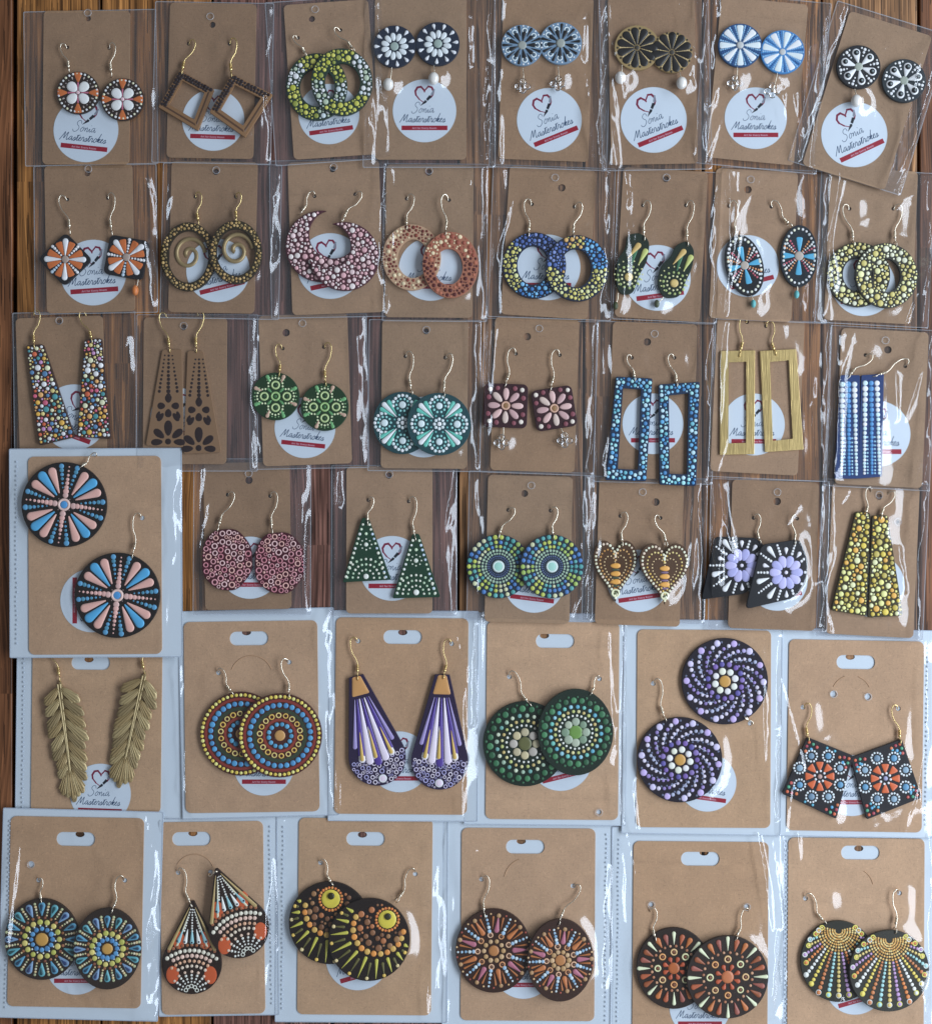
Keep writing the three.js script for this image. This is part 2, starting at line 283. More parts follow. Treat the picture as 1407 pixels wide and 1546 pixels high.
// ---------- hooks ----------
function tube(pts, r, n = 36, k = 6) { const g = new THREE.TubeGeometry(new THREE.CatmullRomCurve3(pts.map(([x, y, z]) => new THREE.Vector3(x * S, z * S, y * S))), n, r * S, k); g.deleteAttribute('uv'); return g; }
function addHook(g, cx, cy, [hx, hy, px, py, s = 1], mat, top, lv) {
  const a = [hx - cx, hy - cy], b = [px - cx, py - cy], L = Math.hypot(b[0] - a[0], b[1] - a[1]), k = cl(L / 42, 0.35, 1.1);
  const d = [(b[0] - a[0]) / L, (b[1] - a[1]) / L], n = [-d[1] * s, d[0] * s];
  const at = (u, v, z) => [a[0] + d[0] * u + n[0] * v, a[1] + d[1] * u + n[1] * v, z];
  const z0 = 1.5 - lv, zc = 4.2 - lv * 0.5;
  const wire = tube([at(1 * k, 1, z0 - 1.5), at(-4 * k, 2.5 * k, z0 + 1.8), at(-5.5 * k, 7 * k, zc), at(0, 10.5 * k, zc), at(L * 0.3, 8 * k, zc), at(L * 0.5, 2 * k, zc), at(L * 0.62, 0, zc), at(L * 0.9, 0, top - 0.5)], 0.85);
  mesh('hook', wire, mat, g);
  const coil = [];
  const dir = new THREE.Vector3(d[0], 0, d[1]), q = new THREE.Quaternion().setFromUnitVectors(new THREE.Vector3(0, 0, 1), dir);
  const along = (u, z) => { const p = at(u, 0, z); return new THREE.Vector3(p[0] * S, p[2] * S, p[1] * S); };
  for (let i = 0; i < 4; i++) { const t = new THREE.TorusGeometry(1.9 * S, 0.65 * S, 5, 10); t.applyQuaternion(q); t.translate(...along(L * 0.64 + i * 1.5 * k, zc).toArray()); coil.push(t); }
  mesh('coil', mergeGeometries(coil), mat, g);
  const bead = mesh('bead', cached('bead', () => new THREE.SphereGeometry(2.5 * S, 12, 8)), mat, g); bead.position.copy(along(L * 0.64 + 7.5 * k, zc));
  const jr = mesh('jump_ring', cached('jump', () => new THREE.TorusGeometry(4.6 * S, 0.75 * S, 6, 18)), mat, g);
  jr.quaternion.setFromUnitVectors(new THREE.Vector3(0, 0, 1), new THREE.Vector3(-d[1], 0.25, d[0]).normalize()); jr.position.copy(along(L - 1, top - 2));
}
function addCharm(g, cx, cy, [kind, x, y, x0, y0], mat, lv) {      // hangs from x0, y0 down to x, y
  const a = [x0 - cx, y0 - cy], b = [x - cx, y - cy];
  mesh('charm_wire', tube([[a[0], a[1], 4], [(a[0] + b[0]) / 2 + 1, (a[1] + b[1]) / 2, 5], [b[0], b[1], 4]], 0.7, 12), mat, g);
  if (kind === 'pearl') { const m = mesh('pearl', new THREE.SphereGeometry(8.5 * S, 20, 14), pearlMat, g); m.position.set(b[0] * S, (9 - lv) * S, b[1] * S); m.scale.set(0.95, 0.8, 1.12); }
  if (kind === 'bead') { const m = mesh('orange_bead', new THREE.SphereGeometry(6 * S, 16, 12), paintMat('#b86a2a'), g); m.position.set(b[0] * S, (6 - lv) * S, b[1] * S); m.scale.set(0.85, 0.9, 1.35); }
  if (kind === 'green' || kind === 'teal') { const m = mesh('bead_drop', new THREE.SphereGeometry(4.5 * S, 12, 8), paintMat(kind === 'green' ? '#3f4a32' : '#4aa5ae'), g); m.position.set(b[0] * S, (5 - lv) * S, b[1] * S); m.scale.set(0.9, 0.9, 1.4); }
  if (kind === 'crystal') for (const [dx, dy] of [[0, -6], [-7, 2], [7, 2], [0, 8]]) { const m = mesh('crystal_petal', cached('cry', () => new THREE.OctahedronGeometry(5.2 * S, 1)), crystalMat, g); m.position.set((b[0] + dx) * S, (6 - lv) * S, (b[1] + dy) * S); m.scale.set(1, 0.6, 1.1); m.rotation.y = rr(0, 3); }
}

// ---------- one package: bag, card and two earrings ----------
const CARD0 = 0.5, CARDT = 1.3, TOP = CARD0 + CARDT;
const tilt = (th, yaw = 0, roll = 0) => new THREE.Quaternion().setFromAxisAngle(new THREE.Vector3(1, 0, 0), th).multiply(new THREE.Quaternion().setFromAxisAngle(new THREE.Vector3(0, 0, 1), roll)).multiply(new THREE.Quaternion().setFromAxisAngle(new THREE.Vector3(0, 1, 0), yaw));
let packageNo = 0;
function pack(o) {
  const no = packageNo++; seed = 977 + no * 7919;
  const [bx0, by0, bx1, by1] = o.bag, bw = bx1 - bx0, bh = by1 - by0, bcx = (bx0 + bx1) / 2, bcy = (by0 + by1) / 2, brot = o.brot ?? o.card[4];
  const lift = o.lift ?? 6, b0 = 0.5 + (o.raise ?? 0) + (no % 2) * 0.6 + (no % 3) * 0.25, th = -Math.atan(lift / bh);
  const hAt = (y) => b0 + lift * (y - by0) / bh;
  const set = (obj, x, y, lv, yaw = 0, roll = 0) => { obj.position.set((x - W / 2) * S, (hAt(y) + lv) * S, (y - H / 2) * S); obj.quaternion.copy(tilt(th, -rad(yaw), roll)); };
  // card
  const [cx, cy, cw, ch, crot] = o.card;
  const loc = (x, y) => rot2(x - cx, y - cy, -crot);
  const holes = [];
  for (const e of o.ears) if (e.hook && !e.nohole) { const q = loc(e.hook[0], e.hook[1]); if (Math.abs(q[0]) < cw / 2 - 5 && Math.abs(q[1]) < ch / 2 - 5) holes.push(circle(q[0], q[1], o.white ? 4 : 3.2, 12)); }
  for (const h of o.holes ?? []) holes.push(circle(...loc(h[0], h[1]), h[2] ?? 5, 20));
  if (o.slot) { const q = loc(o.slot[0], o.slot[1]); holes.push(rrect(q[0], q[1], 58, 21, 10).reverse()); }
  const card = new THREE.Group(); card.name = numbered('kraft_card'); scene.add(card); set(card, cx, cy, CARD0, crot);
  tag(card, `brown kraft card carrying the ${o.k}`, 'card', 'kraft earring cards');
  const cg = slab(rrect(0, 0, cw, ch, o.white ? 9 : 7), holes, CARDT, 0.3), cuv = cg.attributes.uv, du = rr(0, 230), dv = rr(0, 230);
  for (let i = 0; i < cuv.count; i++) cuv.setXY(i, cuv.getX(i) + du, cuv.getY(i) + dv);
  mesh('card_sheet', cg, kraft[no % 4 + (o.white ? 4 : 0)], card);
  if (o.sticker) {
    const [sx, sy, sr, srot = 0] = o.sticker, q = loc(sx, sy), st = mesh('sticker', stickerGeo(sr), stickerMat, card);
    st.position.set(q[0] * S, CARDT * S, q[1] * S); st.rotation.y = -rad(srot - crot);
    st.userData.label = 'round white sticker with a red heart, handwriting and a red stripe';
  }
  for (const [ax, ay, ar, a0, a1] of o.arcs ?? []) {
    const q = loc(ax, ay), P = []; for (let i = 0; i <= 14; i++) { const t = rad(a0 + (a1 - a0) * i / 14); P.push([q[0] + ar * Math.cos(t), q[1] + ar * Math.sin(t), CARDT + 0.1]); }
    mesh('scored_line', tube(P, 0.75, 28, 5), kraft[o.white ? 5 : 1], card);
  }
  // earrings
  const tops = [];
  o.ears.forEach((e, i) => {
    const g = new THREE.Group(); g.name = numbered('earring'); scene.add(g);
    let out, eh = [], ex, ey; const rot = e.rot ?? 0;
    if (e.pts) {
      ex = e.pts.reduce((s, p) => s + p[0], 0) / e.pts.length; ey = e.pts.reduce((s, p) => s + p[1], 0) / e.pts.length;
      const local = (P) => P.map(([x, y]) => rot2(x - ex, y - ey, -rot));
      out = roundPoly(local(e.pts), e.round ?? 4); eh = (e.cut ?? []).map((h) => roundPoly(local(h), 1.5, 2));
    } else { [ex, ey] = e.at; ({ out, eh = [] } = e.shape); }
    const thick = e.th ?? 5, roll = (e.over ?? 0) * -1, span = Math.max(...out.map((p) => p[0])) - Math.min(...out.map((p) => p[0]));
    const lv = TOP + 0.5 + (e.over ? thick * 0.62 + 0.5 : 0);
    set(g, ex, ey, lv, 0, e.over ? e.over * Math.asin(cl((thick + 1) / span, 0, 0.2)) : 0);
    const turn = (P) => P.map(([x, y]) => rot2(x, y, rot));
    const plate = mesh('plate', slab(turn(out), eh.map(turn), thick, e.bevel ?? 0.6), e.baseMat ?? plateMat(e.base), g);
    const p = new Painter(g, thick, rot, out, eh);
    e.d?.(p, out, eh, i); p.done();
    const metal = e.metal === 'g' ? gold : silver;
    if (e.hook) addHook(g, ex, ey, e.hook, metal, thick, lv - TOP);
    for (const c of e.charms ?? []) addCharm(g, ex, ey, c, metal, lv - TOP);
    tag(g, e.label ?? `${o.names?.[i] ?? (i ? 'right' : 'left')} one of the ${o.k}`, 'earring', 'hand painted earrings in bags');
    const A = turn(out).map(([x, y]) => [ex + x * 1.08, ey + y * 1.08]);
    tops.push([A, lv + thick + (e.over ? 4.5 : 1.6), [Math.min(...A.map((q) => q[0])), Math.min(...A.map((q) => q[1])), Math.max(...A.map((q) => q[0])), Math.max(...A.map((q) => q[1]))]]);
    for (const c of e.charms ?? []) { const B = circle(c[1], c[2], 14, 10); tops.push([B, lv + (c[0] === 'pearl' ? 14 : 10), [c[1] - 14, c[2] - 14, c[1] + 14, c[2] + 14]]); }
    if (e.hook) { const [hx, hy, px, py] = e.hook, x0 = Math.min(hx, px) - 14, x1 = Math.max(hx, px) + 14, y0 = Math.min(hy, py) - 10, y1 = Math.max(hy, py); tops.push([[[x0, y0], [x1, y0], [x1, y1], [x0, y1]], TOP + 5.5, [x0, y0, x1, y1]]); }
  });
  // bag: back sheet, front film draped over what is inside, welded edges
  const bag = new THREE.Group(); bag.name = numbered('plastic_bag'); scene.add(bag); set(bag, bcx, bcy, 0, brot);
  tag(bag, `${o.white ? 'white backed' : 'clear'} plastic bag holding the ${o.k}`, 'plastic bag', 'plastic bags of earrings');
  const outer = rrect(0, 0, bw, bh, 2, 2);
  const hang = []; if (o.white && o.slot) { const q = rot2(o.slot[0] + (o.hang?.[0] ?? -3) - bcx, o.slot[1] + (o.hang?.[1] ?? -5) - bcy, -brot); hang.push(circle(q[0], q[1], 7, 16, 4.5)); }
  mesh('back_sheet', slab(outer, hang, 0.25, 0), o.white ? whiteFilm : backFilmMat, bag);
  const step = 3.2, nx = Math.round(bw / step), ny = Math.round(bh / step), N = (nx + 1) * (ny + 1), target = new Float32Array(N), hgt = new Float32Array(N), wr = o.wr ?? 0.5;
  const folds = []; const nf = Math.round(5 + wr * 12);
  for (let f = 0; f < nf; f++) { const edge = rnd() < 0.65; folds.push([edge ? (rnd() < 0.55 ? rr(0.36, 0.5) : rr(-0.5, -0.38)) * bw : rr(-0.4, 0.4) * bw, rr(-0.5, 0.5) * bh, rad(edge ? 90 + rr(-16, 16) : rr(0, 180)), rr(22, 95) * (0.6 + wr), rr(3, 6.5), rr(1.8, 6.5) * wr * (edge ? 1.7 : 0.3)]); }
  const M = 1;
  for (let j = 0; j <= ny; j++) for (let i = 0; i <= nx; i++) {
    const lx = -bw / 2 + bw * i / nx, ly = -bh / 2 + bh * j / ny, [rx, ry] = rot2(lx, ly, brot), x = rx + bcx, y = ry + bcy, q = loc(x, y);
    let t = 0.7; if (Math.abs(q[0]) < cw / 2 + 3 && Math.abs(q[1]) < ch / 2 + 3) t = TOP + 1.2;
    for (const [A, h, bb] of tops) if (x > bb[0] - 6 && x < bb[2] + 6 && y > bb[1] - 6 && y < bb[3] + 6 && h > t && inPoly(x, y, A)) t = h;
    target[j * (nx + 1) + i] = t;
  }
  const idx = (i, j) => j * (nx + 1) + i;
  hgt.set(target);
  for (let it = 0; it < 75; it++) for (let j = 0; j <= ny; j++) for (let i = 0; i <= nx; i++) {
    const k = idx(i, j); if (i === 0 || j === 0 || i === nx || j === ny) { hgt[k] = 0.6; continue; }
    hgt[k] = Math.max(target[k], (hgt[k - 1] + hgt[k + 1] + hgt[k - nx - 1] + hgt[k + nx + 1]) / 4 * 0.985);
  }
  for (let it = 0; it < 10; it++) { const h2 = hgt.slice(); for (let j = 1; j < ny; j++) for (let i = 1; i < nx; i++) { const k = idx(i, j); hgt[k] = (h2[k] * 2 + h2[k - 1] + h2[k + 1] + h2[k - nx - 1] + h2[k + nx + 1]) / 6; } }
  const pos = new Float32Array(N * 3), ind = [];
  for (let j = 0; j <= ny; j++) for (let i = 0; i <= nx; i++) {
    const k = idx(i, j), lx = -bw / 2 + bw * i / nx, ly = -bh / 2 + bh * j / ny, e = Math.min(i, j, nx - i, ny - j), ease = cl(e / 2, 0, 1);
    let z = 0;
    for (const [fx, fy, fa, fl, fw, amp] of folds) { const dx = lx - fx, dy = ly - fy, u = dx * Math.cos(fa) + dy * Math.sin(fa), v = -dx * Math.sin(fa) + dy * Math.cos(fa); if (Math.abs(u) < fl && Math.abs(v) < fw * 6) z += amp * (1 - (u / fl) ** 2) * Math.exp(-Math.abs(v) / fw); }
    for (const [ax, ay, ex, ey, w] of o.creases ?? []) { const [qx, qy] = rot2(lx, ly, brot), dx = ex - ax, dy = ey - ay, L = Math.hypot(dx, dy), wob = 2.5 * (noise(ly * 0.06 + no, w) - 0.5), X = qx + bcx - ax, Y = qy + bcy - ay, u = (X * dx + Y * dy) / L, v = (X * dy - Y * dx) / L + wob; if (u > 0 && u < L && Math.abs(v) < 5 * w) z += 1.05 * w * Math.min(1, u / 8, (L - u) / 8) * (0.75 + 0.5 * noise(u * 0.07, no)) * Math.exp(-Math.abs(v) / w); }
    z += wr * 0.9 * (noise(lx * 0.045 + no * 9, ly * 0.02 + no) + 0.5 * noise(lx * 0.13 + no, ly * 0.05 + 4 * no) - 0.3);
    if (o.curl && lx > bw * 0.36) { const u = cl((lx / bw - 0.36) / 0.14, 0, 1), w = noise(ly * 0.018 + no * 3, 5.5 + no), w2 = 1 - Math.abs(2 * noise(lx * 0.09 + ly * 0.012 + no, ly * 0.022 + no * 2) - 1); z += o.curl * Math.sin(u * PI) * (0.35 + 1.1 * w) * (0.45 + 0.9 * w2); }
    if (o.curl && lx < -bw * 0.4) z += o.curl * 0.6 * Math.sin(cl((-lx / bw - 0.4) / 0.1, 0, 1) * PI) * (1 - Math.abs(2 * noise(lx * 0.1 + no * 5, ly * 0.025 + no) - 1));
    pos[3 * k] = lx * S; pos[3 * k + 1] = (hgt[k] + Math.max(0, z) * ease) * S; pos[3 * k + 2] = ly * S;
    if (i < nx && j < ny) ind.push(k, k + nx + 1, k + 1, k + 1, k + nx + 1, k + nx + 2);
  }
  const fg = new THREE.BufferGeometry(); fg.setAttribute('position', new THREE.BufferAttribute(pos, 3)); fg.setIndex(ind); fg.computeVertexNormals();
  mesh('front_film', fg, filmMat, bag);
  mesh('welded_edge', slab(outer, [rrect(0, 0, bw - 2.6, bh - 2.6, 2, 2).reverse()], 0.5, 0, 0.45), seamMat, bag);
  for (const h of o.holes ?? []) { const q = rot2(h[0] + (h[3] ?? -7) - bcx, h[1] + (h[4] ?? -8) - bcy, -brot); const r = mesh('hang_hole', cached('eye', () => { const t = new THREE.TorusGeometry(5.2 * S, 0.6 * S, 5, 22); t.rotateX(PI / 2); return t; }), seamMat, bag); r.position.set(q[0] * S, (TOP + 2) * S, q[1] * S); }
  if (o.stitch) for (const sx of o.stitch) {
    const bits = []; for (let y = -bh / 2 + 20; y < bh / 2 - 15; y += 7) { const d = dotGeo(8).clone(); d.scale(1.5, 0.8, 1.5); d.translate((sx * (bw / 2 - 11) + rr(-0.8, 0.8)) * S, 1.6 * S, y * S); bits.push(d); }
    const m = mesh('perforation', mergeGeometries(bits), seamDots, bag); m.userData.kind = 'stuff';
  }
}
const seamDots = new THREE.MeshStandardMaterial({ color: new THREE.Color().setRGB(0.50, 0.56, 0.64), roughness: 0.5 });
const brassBump = woodBump.clone(); brassBump.repeat.set(1 / 90, 1 / 300); brassBump.needsUpdate = true;
const brassSheet = new THREE.MeshStandardMaterial({ color: new THREE.Color().setRGB(0.60, 0.44, 0.18), metalness: 0.75, roughness: 0.4, bumpMap: brassBump, bumpScale: 0.00012 });
// ---------- outlines ----------
const disc = (r, ry = r) => ({ out: circle(0, 0, r, 56, ry) });
const hoop = (r, ry, ir, iry, dx = 0, dy = 0) => ({ out: circle(0, 0, r, 60, ry), eh: [circle(dx, dy, ir, 44, iry)] });
function crescent(R, r, ang, off) {            // a disc with a bite whose middle lies off along ang
  const d = off, a = (R * R - r * r + d * d) / (2 * d), h = Math.sqrt(R * R - a * a), A = Math.atan2(h, a), B = Math.atan2(h, a - d), o = [];
  for (let i = 0; i <= 40; i++) { const t = A + (2 * PI - 2 * A) * i / 40; o.push([R * Math.cos(t), R * Math.sin(t)]); }
  for (let i = 1; i < 30; i++) { const t = -B - (2 * PI - 2 * B) * i / 30; o.push([d + r * Math.cos(t), r * Math.sin(t)]); }
  return { out: o.map(([x, y]) => rot2(x, y, ang)) };
}
function teardrop(tx, ty, R, flat = 0) {       // bulb at 0,0, tip at tx, ty
  const L = Math.hypot(tx, ty), a = Math.atan2(ty, tx), b = Math.acos(cl((R - flat) / L, -1, 1)), o = [];
  for (let i = 0; i <= 36; i++) { const t = a + b + (2 * PI - 2 * b) * i / 36; o.push([R * Math.cos(t), R * Math.sin(t)]); }
  const nx = -Math.sin(a), ny = Math.cos(a);
  o.push([tx - nx * flat, ty - ny * flat], [tx + nx * flat, ty + ny * flat]);
  return { out: o };
}
function heartShape(w, h) {
  const o = []; for (let i = 0; i < 48; i++) { const t = i / 48 * 2 * PI, x = 16 * Math.sin(t) ** 3, y = -(13 * Math.cos(t) - 5 * Math.cos(2 * t) - 2 * Math.cos(3 * t) - Math.cos(4 * t)); o.push([x / 32 * w, (y - 2.5) / 29 * h]); } return { out: o };
}
const sq = (s) => ({ out: rrect(0, 0, s, s, 8) });

// ---------- paintings ----------
const D = {
  orangeFlower(p, o, eh, i) {
    const R = 32;
    p.ring(30, R * 0.9, 1.9, ['#e9e2da', '#e6d2b8', '#d9dde2'], 3);
    p.fan(4, R * 0.5, R * 0.97, 13, '#b86428', 0, 'wedge'); for (let k = 0; k < 4; k++) for (const s of [-22, 22]) p.ray(k * 90 + s, R * 0.7, R * 0.76, 3, 1, 1.3, '#a9a2a0');
    p.ring(24, R * 0.72, 1.1, '#8f8a8c', 8);
    p.fan(4, 3, R * 0.66, 15, ['#d7d9de', '#e0d6dc'], 45, 'petal'); p.fan(4, 2, R * 0.5, 3, '#a85a78', 0, 'drop'); p.dot(0, 0, 3.2, '#d8b4c2');
  },
  daisy(p) { p.fan(11, 8, 21, 8, '#c4d2de', 0, 'petal'); p.fan(11, 22, 31, 5.5, '#c9d3e4', 16, 'drop'); p.dot(0, 0, 6.5, '#8ba1a0'); },
  pinDrops(p) {
    p.fan(9, 6, 21, 6.5, '#14161c', 0); p.ring(9, 22.5, 4.6, '#c3d6e6', 0, 0, 0, 'o'); p.ring(9, 22.5, 2.2, '#3f5468', 0); p.dot(0, 0, 7, '#8d9796');
    p.fan(9, 14, 30, 4.5, '#14161c', 20); p.ring(9, 29, 1.4, '#dfe8ee', 7); p.ring(9, 29, 1.4, '#dfe8ee', 33);
  },
  goldFan(p) { p.fan(11, 4, 31, 12, '#1a1912', 0); p.rays(11, 8, 26, 8, 0.8, 1.3, '#c2b184', 16.4); p.ring(11, 29.5, 1.8, '#2f2a1c', 16.4); p.dot(0, 0, 4, '#3c3a35'); },
  blueFan(p) { p.fan(8, 6, 31, 10.5, ['#c3ddf0', '#d6e9f5'], 0, 'wedge'); for (let k = 0; k < 8; k++) for (const s of [-8, 0, 8]) p.ray(22.5 + 45 * k + s, 11, 30, 7, 0.9, 1.6, s ? '#7fb2de' : '#174a86'); p.dot(0, 0, 5.5, '#aab2b8'); },
  loopDrops(p) { p.fan(6, 5, 28, 12.5, '#d9e2e6', 20); for (let k = 0; k < 6; k++) { const [x, y] = p.polar(20 + 60 * k, 21.5); p.dot(x, y, 4.2, '#16191e', 1.3); p.dot(x, y, 1.8, '#5f7076', 2.7); } for (let k = 0; k < 6; k++) { const a = 50 + 60 * k; p.ray(a, 18, 28, 3, 1.5, 2.6, '#e6ebee'); for (const s of [-11, 11]) p.ray(a + s, 29, 29, 1, 1.5, 1.5, '#d0d8dc'); } p.dot(0, 0, 6.5, '#8f9d97'); },
  orangeSquare(p) { p.fan(8, 6, 28, 11, '#bb6426', 22.5, 'wedge'); p.fan(4, 5, 32, 9, '#dfe4e2', 45); p.rays(4, 9, 27, 5, 1.6, 2.7, ['#cfe0ee', '#a9c4dc', '#e9eef2'], 0); p.dot(0, 0, 6, '#9b8f8a'); },
  spiral(p, o, eh, i) {
    p.scatter([[2.4, 90], [1.7, 120], [1.2, 100]], ['#a5874f', '#8f7a44', '#b59a62', '#7b6b43']);
    const P = []; for (let k = 0; k <= 40; k++) { const t = k / 40 * 2 * PI * 1.6, r = 3 + 22 * (k / 40); P.push([r * Math.cos(t + 2.4), r * Math.sin(t + 2.4) * 1.1 - 4, -1.6 + k * 0.02]); }
    const m = mesh('gold_spiral', tube(P, 3.4, 80, 6), goldPaint, p.g); m.scale.y = 0.8;
  },
  pinkDots(p) { p.scatter([[4.2, 16], [3.2, 34], [2.2, 80], [1.4, 150]], ['#d6b3bb', '#e3c9cd', '#caa0ac', '#dbbcc4']); },
  rust(p, o, eh, i) { p.scatter([[3.2, 40], [2.3, 90], [1.4, 120]], (x, y) => (y < -16 + (i ? 4 : 0) ? (rnd() < 0.5 ? '#d9c3a2' : '#8a4433') : rnd() < 0.8 ? '#4e1813' : '#a8634a')); },
  redRim(p) { p.scatter([[3.0, 26], [2.1, 70], [1.4, 60]], ['#5e2219', '#d8c4a4', '#6b2b20', '#7c3a2a']); },
  sky(p, o, eh, i) { p.scatter([[3.4, 30], [2.7, 60], [1.9, 110], [1.2, 130]], (x, y) => { const a = Math.atan2(y, x) + i * 2.2; return a > 2.2 || a < -2.3 ? pick(['#c9c66a', '#d9d79a', '#a8a654']) : a > 0.2 && a < 0.9 ? pick(['#c8a25a', '#b9b95c']) : a < 0.2 ? pick(['#4f6fb4', '#6f86c4', '#3e5a9e']) : pick(['#4a9bd8', '#6db4e4', '#2f6fb4']); }); },
  lime(p, o, eh, i) { p.scatter([[4.2, 16], [3.2, 34], [2.3, 76], [1.4, 150]], (x, y) => { const a = Math.atan2(y, x) + (i ? 0.5 : -0.4); return (a > -2.6 && a < -0.6) || (a > 1.1 && a < 2.7) ? pick(['#a9b22c', '#b0b644', '#bcc052', '#87943a']) : pick(['#cfdde6', '#b9ccd8', '#dfe8ea', '#a4b9a8']); }); },
  cream(p) { p.scatter([[4.6, 12], [3.4, 30], [2.4, 70], [1.4, 140]], ['#d8d39c', '#c9c47a', '#e3e0c0', '#b9b264']); },
  paisley(p, o, eh, i) {
    p.drop(-6, -6, -50, 30, 9, '#b99f5c'); p.drop(10, 4, -62, 28, 9, '#a9b566'); p.wedge(0, 4, -75, 30, 8, '#2f6a4a');
    p.dot(-4, 22, 6.5, '#b9a566'); p.ring(11, 11, 1.7, '#c9cfa0', 0, -4, 22); p.ring(14, 16.5, 2.2, '#93a86a', 10, -4, 22); p.ring(16, 21, 1.3, '#c5c98e', 0, -4, 18);
  },
  opal(p, o) {
    const E = o.map(([x, y]) => [x * 0.84, y * 0.88]); p.edgeDots(E, 6.4, 2.2, ['#dfe4e8', '#b8c8d4', '#e9d8c4']);
    for (const [a, L] of [[-90, 24], [90, 24], [0, 19], [180, 19]]) p.wedge(...p.polar(a, 5), a, L, 10, '#3f9ecb');
    for (const a of [-135, -45, 45, 135]) for (const s of [-13, 0, 13]) p.ray(a + s, 9, 26, 5, 1.2, 1.9, s < 0 ? '#c98a56' : s > 0 ? '#b5546a' : '#cfd8dc'); p.dot(0, 0, 7, '#a39c97');
  },
  confetti(p) { p.scatter([[4.2, 12], [3.2, 36], [2.2, 90], [1.4, 150]], ['#d8a63a', '#c25a7c', '#e0d6e4', '#3f8f9a', '#c9c07a', '#b88ac0', '#dca05c', '#4b7fb0', '#e6d9b6', '#bf5a34', '#e9e9e9']); },
  lasercut(p, o) {
    p.flat = true; const y1 = Math.max(...o.map((q) => q[1])), b = '#241710';
    for (const [x, n] of [[-1, 10], [0, 11], [1, 10]]) for (let i = 0; i < n; i++) { const t = i / 10; p.dot(x * (5.5 + 9 * t), -64 + 60 * t, x ? 1.5 + 1.1 * t : 1.9 + 1.6 * t, b); }
    const f = 12; for (const [a, L, w] of [[-90, 13, 10.5], [0, 12, 10.5], [180, 12, 10.5], [90, 13, 10.5]]) p.petal(...p.polar(a, 4.5, 0, f), a, L, w, b); for (const s of [-1, 1]) { p.petal(s * 7, f + 11, s > 0 ? 52 : 128, 15, 8, b); p.petal(s * 13, f + 8, s > 0 ? 70 : 110, 12, 6, b); }
    for (const [a, L, w] of [[-90, 24, 12.5], [-140, 20, 11], [-40, 20, 11], [-184, 18, 10], [4, 18, 10]]) { const [x, y] = p.polar(a, 8, 0, y1 - 9); p.petal(x, y, a, L, w, b); } p.dot(0, y1 - 9, 4.6, b);
  },
  greenMandala(p) {
    p.fan(8, 22, 35, 6, ['#b59a8a', '#5fa06a'], 22.5); for (let k = 0; k < 4; k++) { const [x, y] = p.polar(90 * k, 17); p.o(x, y, 7, '#a9c48c'); p.dot(x, y, 3.4, '#173f22'); for (let j = 0; j < 9; j++) { const [u, v] = p.polar(90 * k - 100 + 25 * j, 11, x, y); p.dot(u, v, 1.7, '#c4d8b0'); } for (let j = 0; j < 7; j++) { const [u, v] = p.polar(90 * k - 60 + 20 * j, 14.5, x, y); p.dot(u, v, 1.1, '#7fae7c'); } }
    p.o(0, 0, 7.5, '#8fb878'); p.dot(0, 0, 3, '#356a3c'); p.fan(4, 8, 18, 4, '#4f8a58', 45, 'petal');
  },
  tealMandala(p) {
    for (let k = 0; k < 4; k++) { const [x, y] = p.polar(90 * k, 27); p.dot(x, y, 5.6, '#bfe4e8'); p.ring(10, 9.3, 2, '#7fc4c8', 0, x, y); for (let j = 0; j < 9; j++) { const [u, v] = p.polar(90 * k - 96 + 24 * j, 14.5, x, y); p.dot(u, v, 2.7, j % 2 ? '#bcdfe6' : '#dcecf0'); } }
    for (let k = 0; k < 4; k++) { p.drop(...p.polar(45 + 90 * k, 12), 45 + 90 * k, 31, 8, '#d3e3e6'); for (const s of [-14, 14]) p.drop(...p.polar(45 + 90 * k + s * 0.6, 15), 45 + 90 * k + s, 26, 6.5, '#4fb3a8'); }
    p.dot(0, 0, 3.6, '#cfe4ec'); p.ring(8, 7.2, 2.7, '#c3dfe8'); p.ring(8, 13, 1.6, '#5fb4b8', 22);
  },
  plumSquare(p) { p.fan(8, 8, 27, 9.5, ['#c7a9ab', '#b5969c', '#c2b3ae'], 0, 'petal'); p.dot(0, 0, 4.6, '#8a6a44'); p.o(0, 0, 7, '#c4a08c'); for (const [x, y] of [[-24, -24], [24, -24], [24, 24], [-24, 24]]) { p.dot(x, y, 3.8, '#dcc9c4'); } for (const [x, y] of [[-13, -26], [13, -26], [-26, -12], [26, -12], [-26, 13], [26, 13], [-13, 26], [13, 26]]) p.dot(x, y, 4, '#7d4452'); },
  blueFrame(p) { p.scatter([[3.2, 70], [2.4, 120], [1.6, 160]], ['#4f9fd4', '#79b8e0', '#3579b4', '#8fd0dc', '#5fb0c8', '#a7cfe6'], 'dot', 0.4); },
  bars(p, o) { const xs = [-9, 0, 9], top = Math.min(...o.map((q) => q[1])) + 14, bot = Math.max(...o.map((q) => q[1])) - 5; xs.forEach((x, c) => { let y = top, r = 4.4; while (y < bot) { const t = (y - top) / (bot - top); p.dot(x * (1 + 0.25 * t), y, r, c === 1 ? '#3f86c4' : pick(['#d3e2ec', '#b4d2e6', '#c3dcea'])); if (t > 0.55 && c < 2) p.dot(x * 1.25 + 4.8, y, 1.6, '#8cc0dc'); r = 4.4 - 2.1 * t; y += r * 1.95; } }); },
  candyDisc(p) {
    const L = 38; for (let k = 0; k < 4; k++) { const a = 45 + 90 * k + 4; p.drop(...p.polar(a, 17), a, L + 6, 14, '#3f9fd6'); for (const s of [-19, 19]) p.drop(...p.polar(a + s * 0.75, 18), a + s, L + 3, 13, '#d9a49e'); const b = 90 * k + 4; p.ray(b, 20, 57, 7, 4.4, 1.3, '#cfa6a4'); for (const s of [-12, 12]) p.ray(b + s, 26, 58, 6, 1.4, 4.2, ['#3f86a8', '#4b94c4']); }
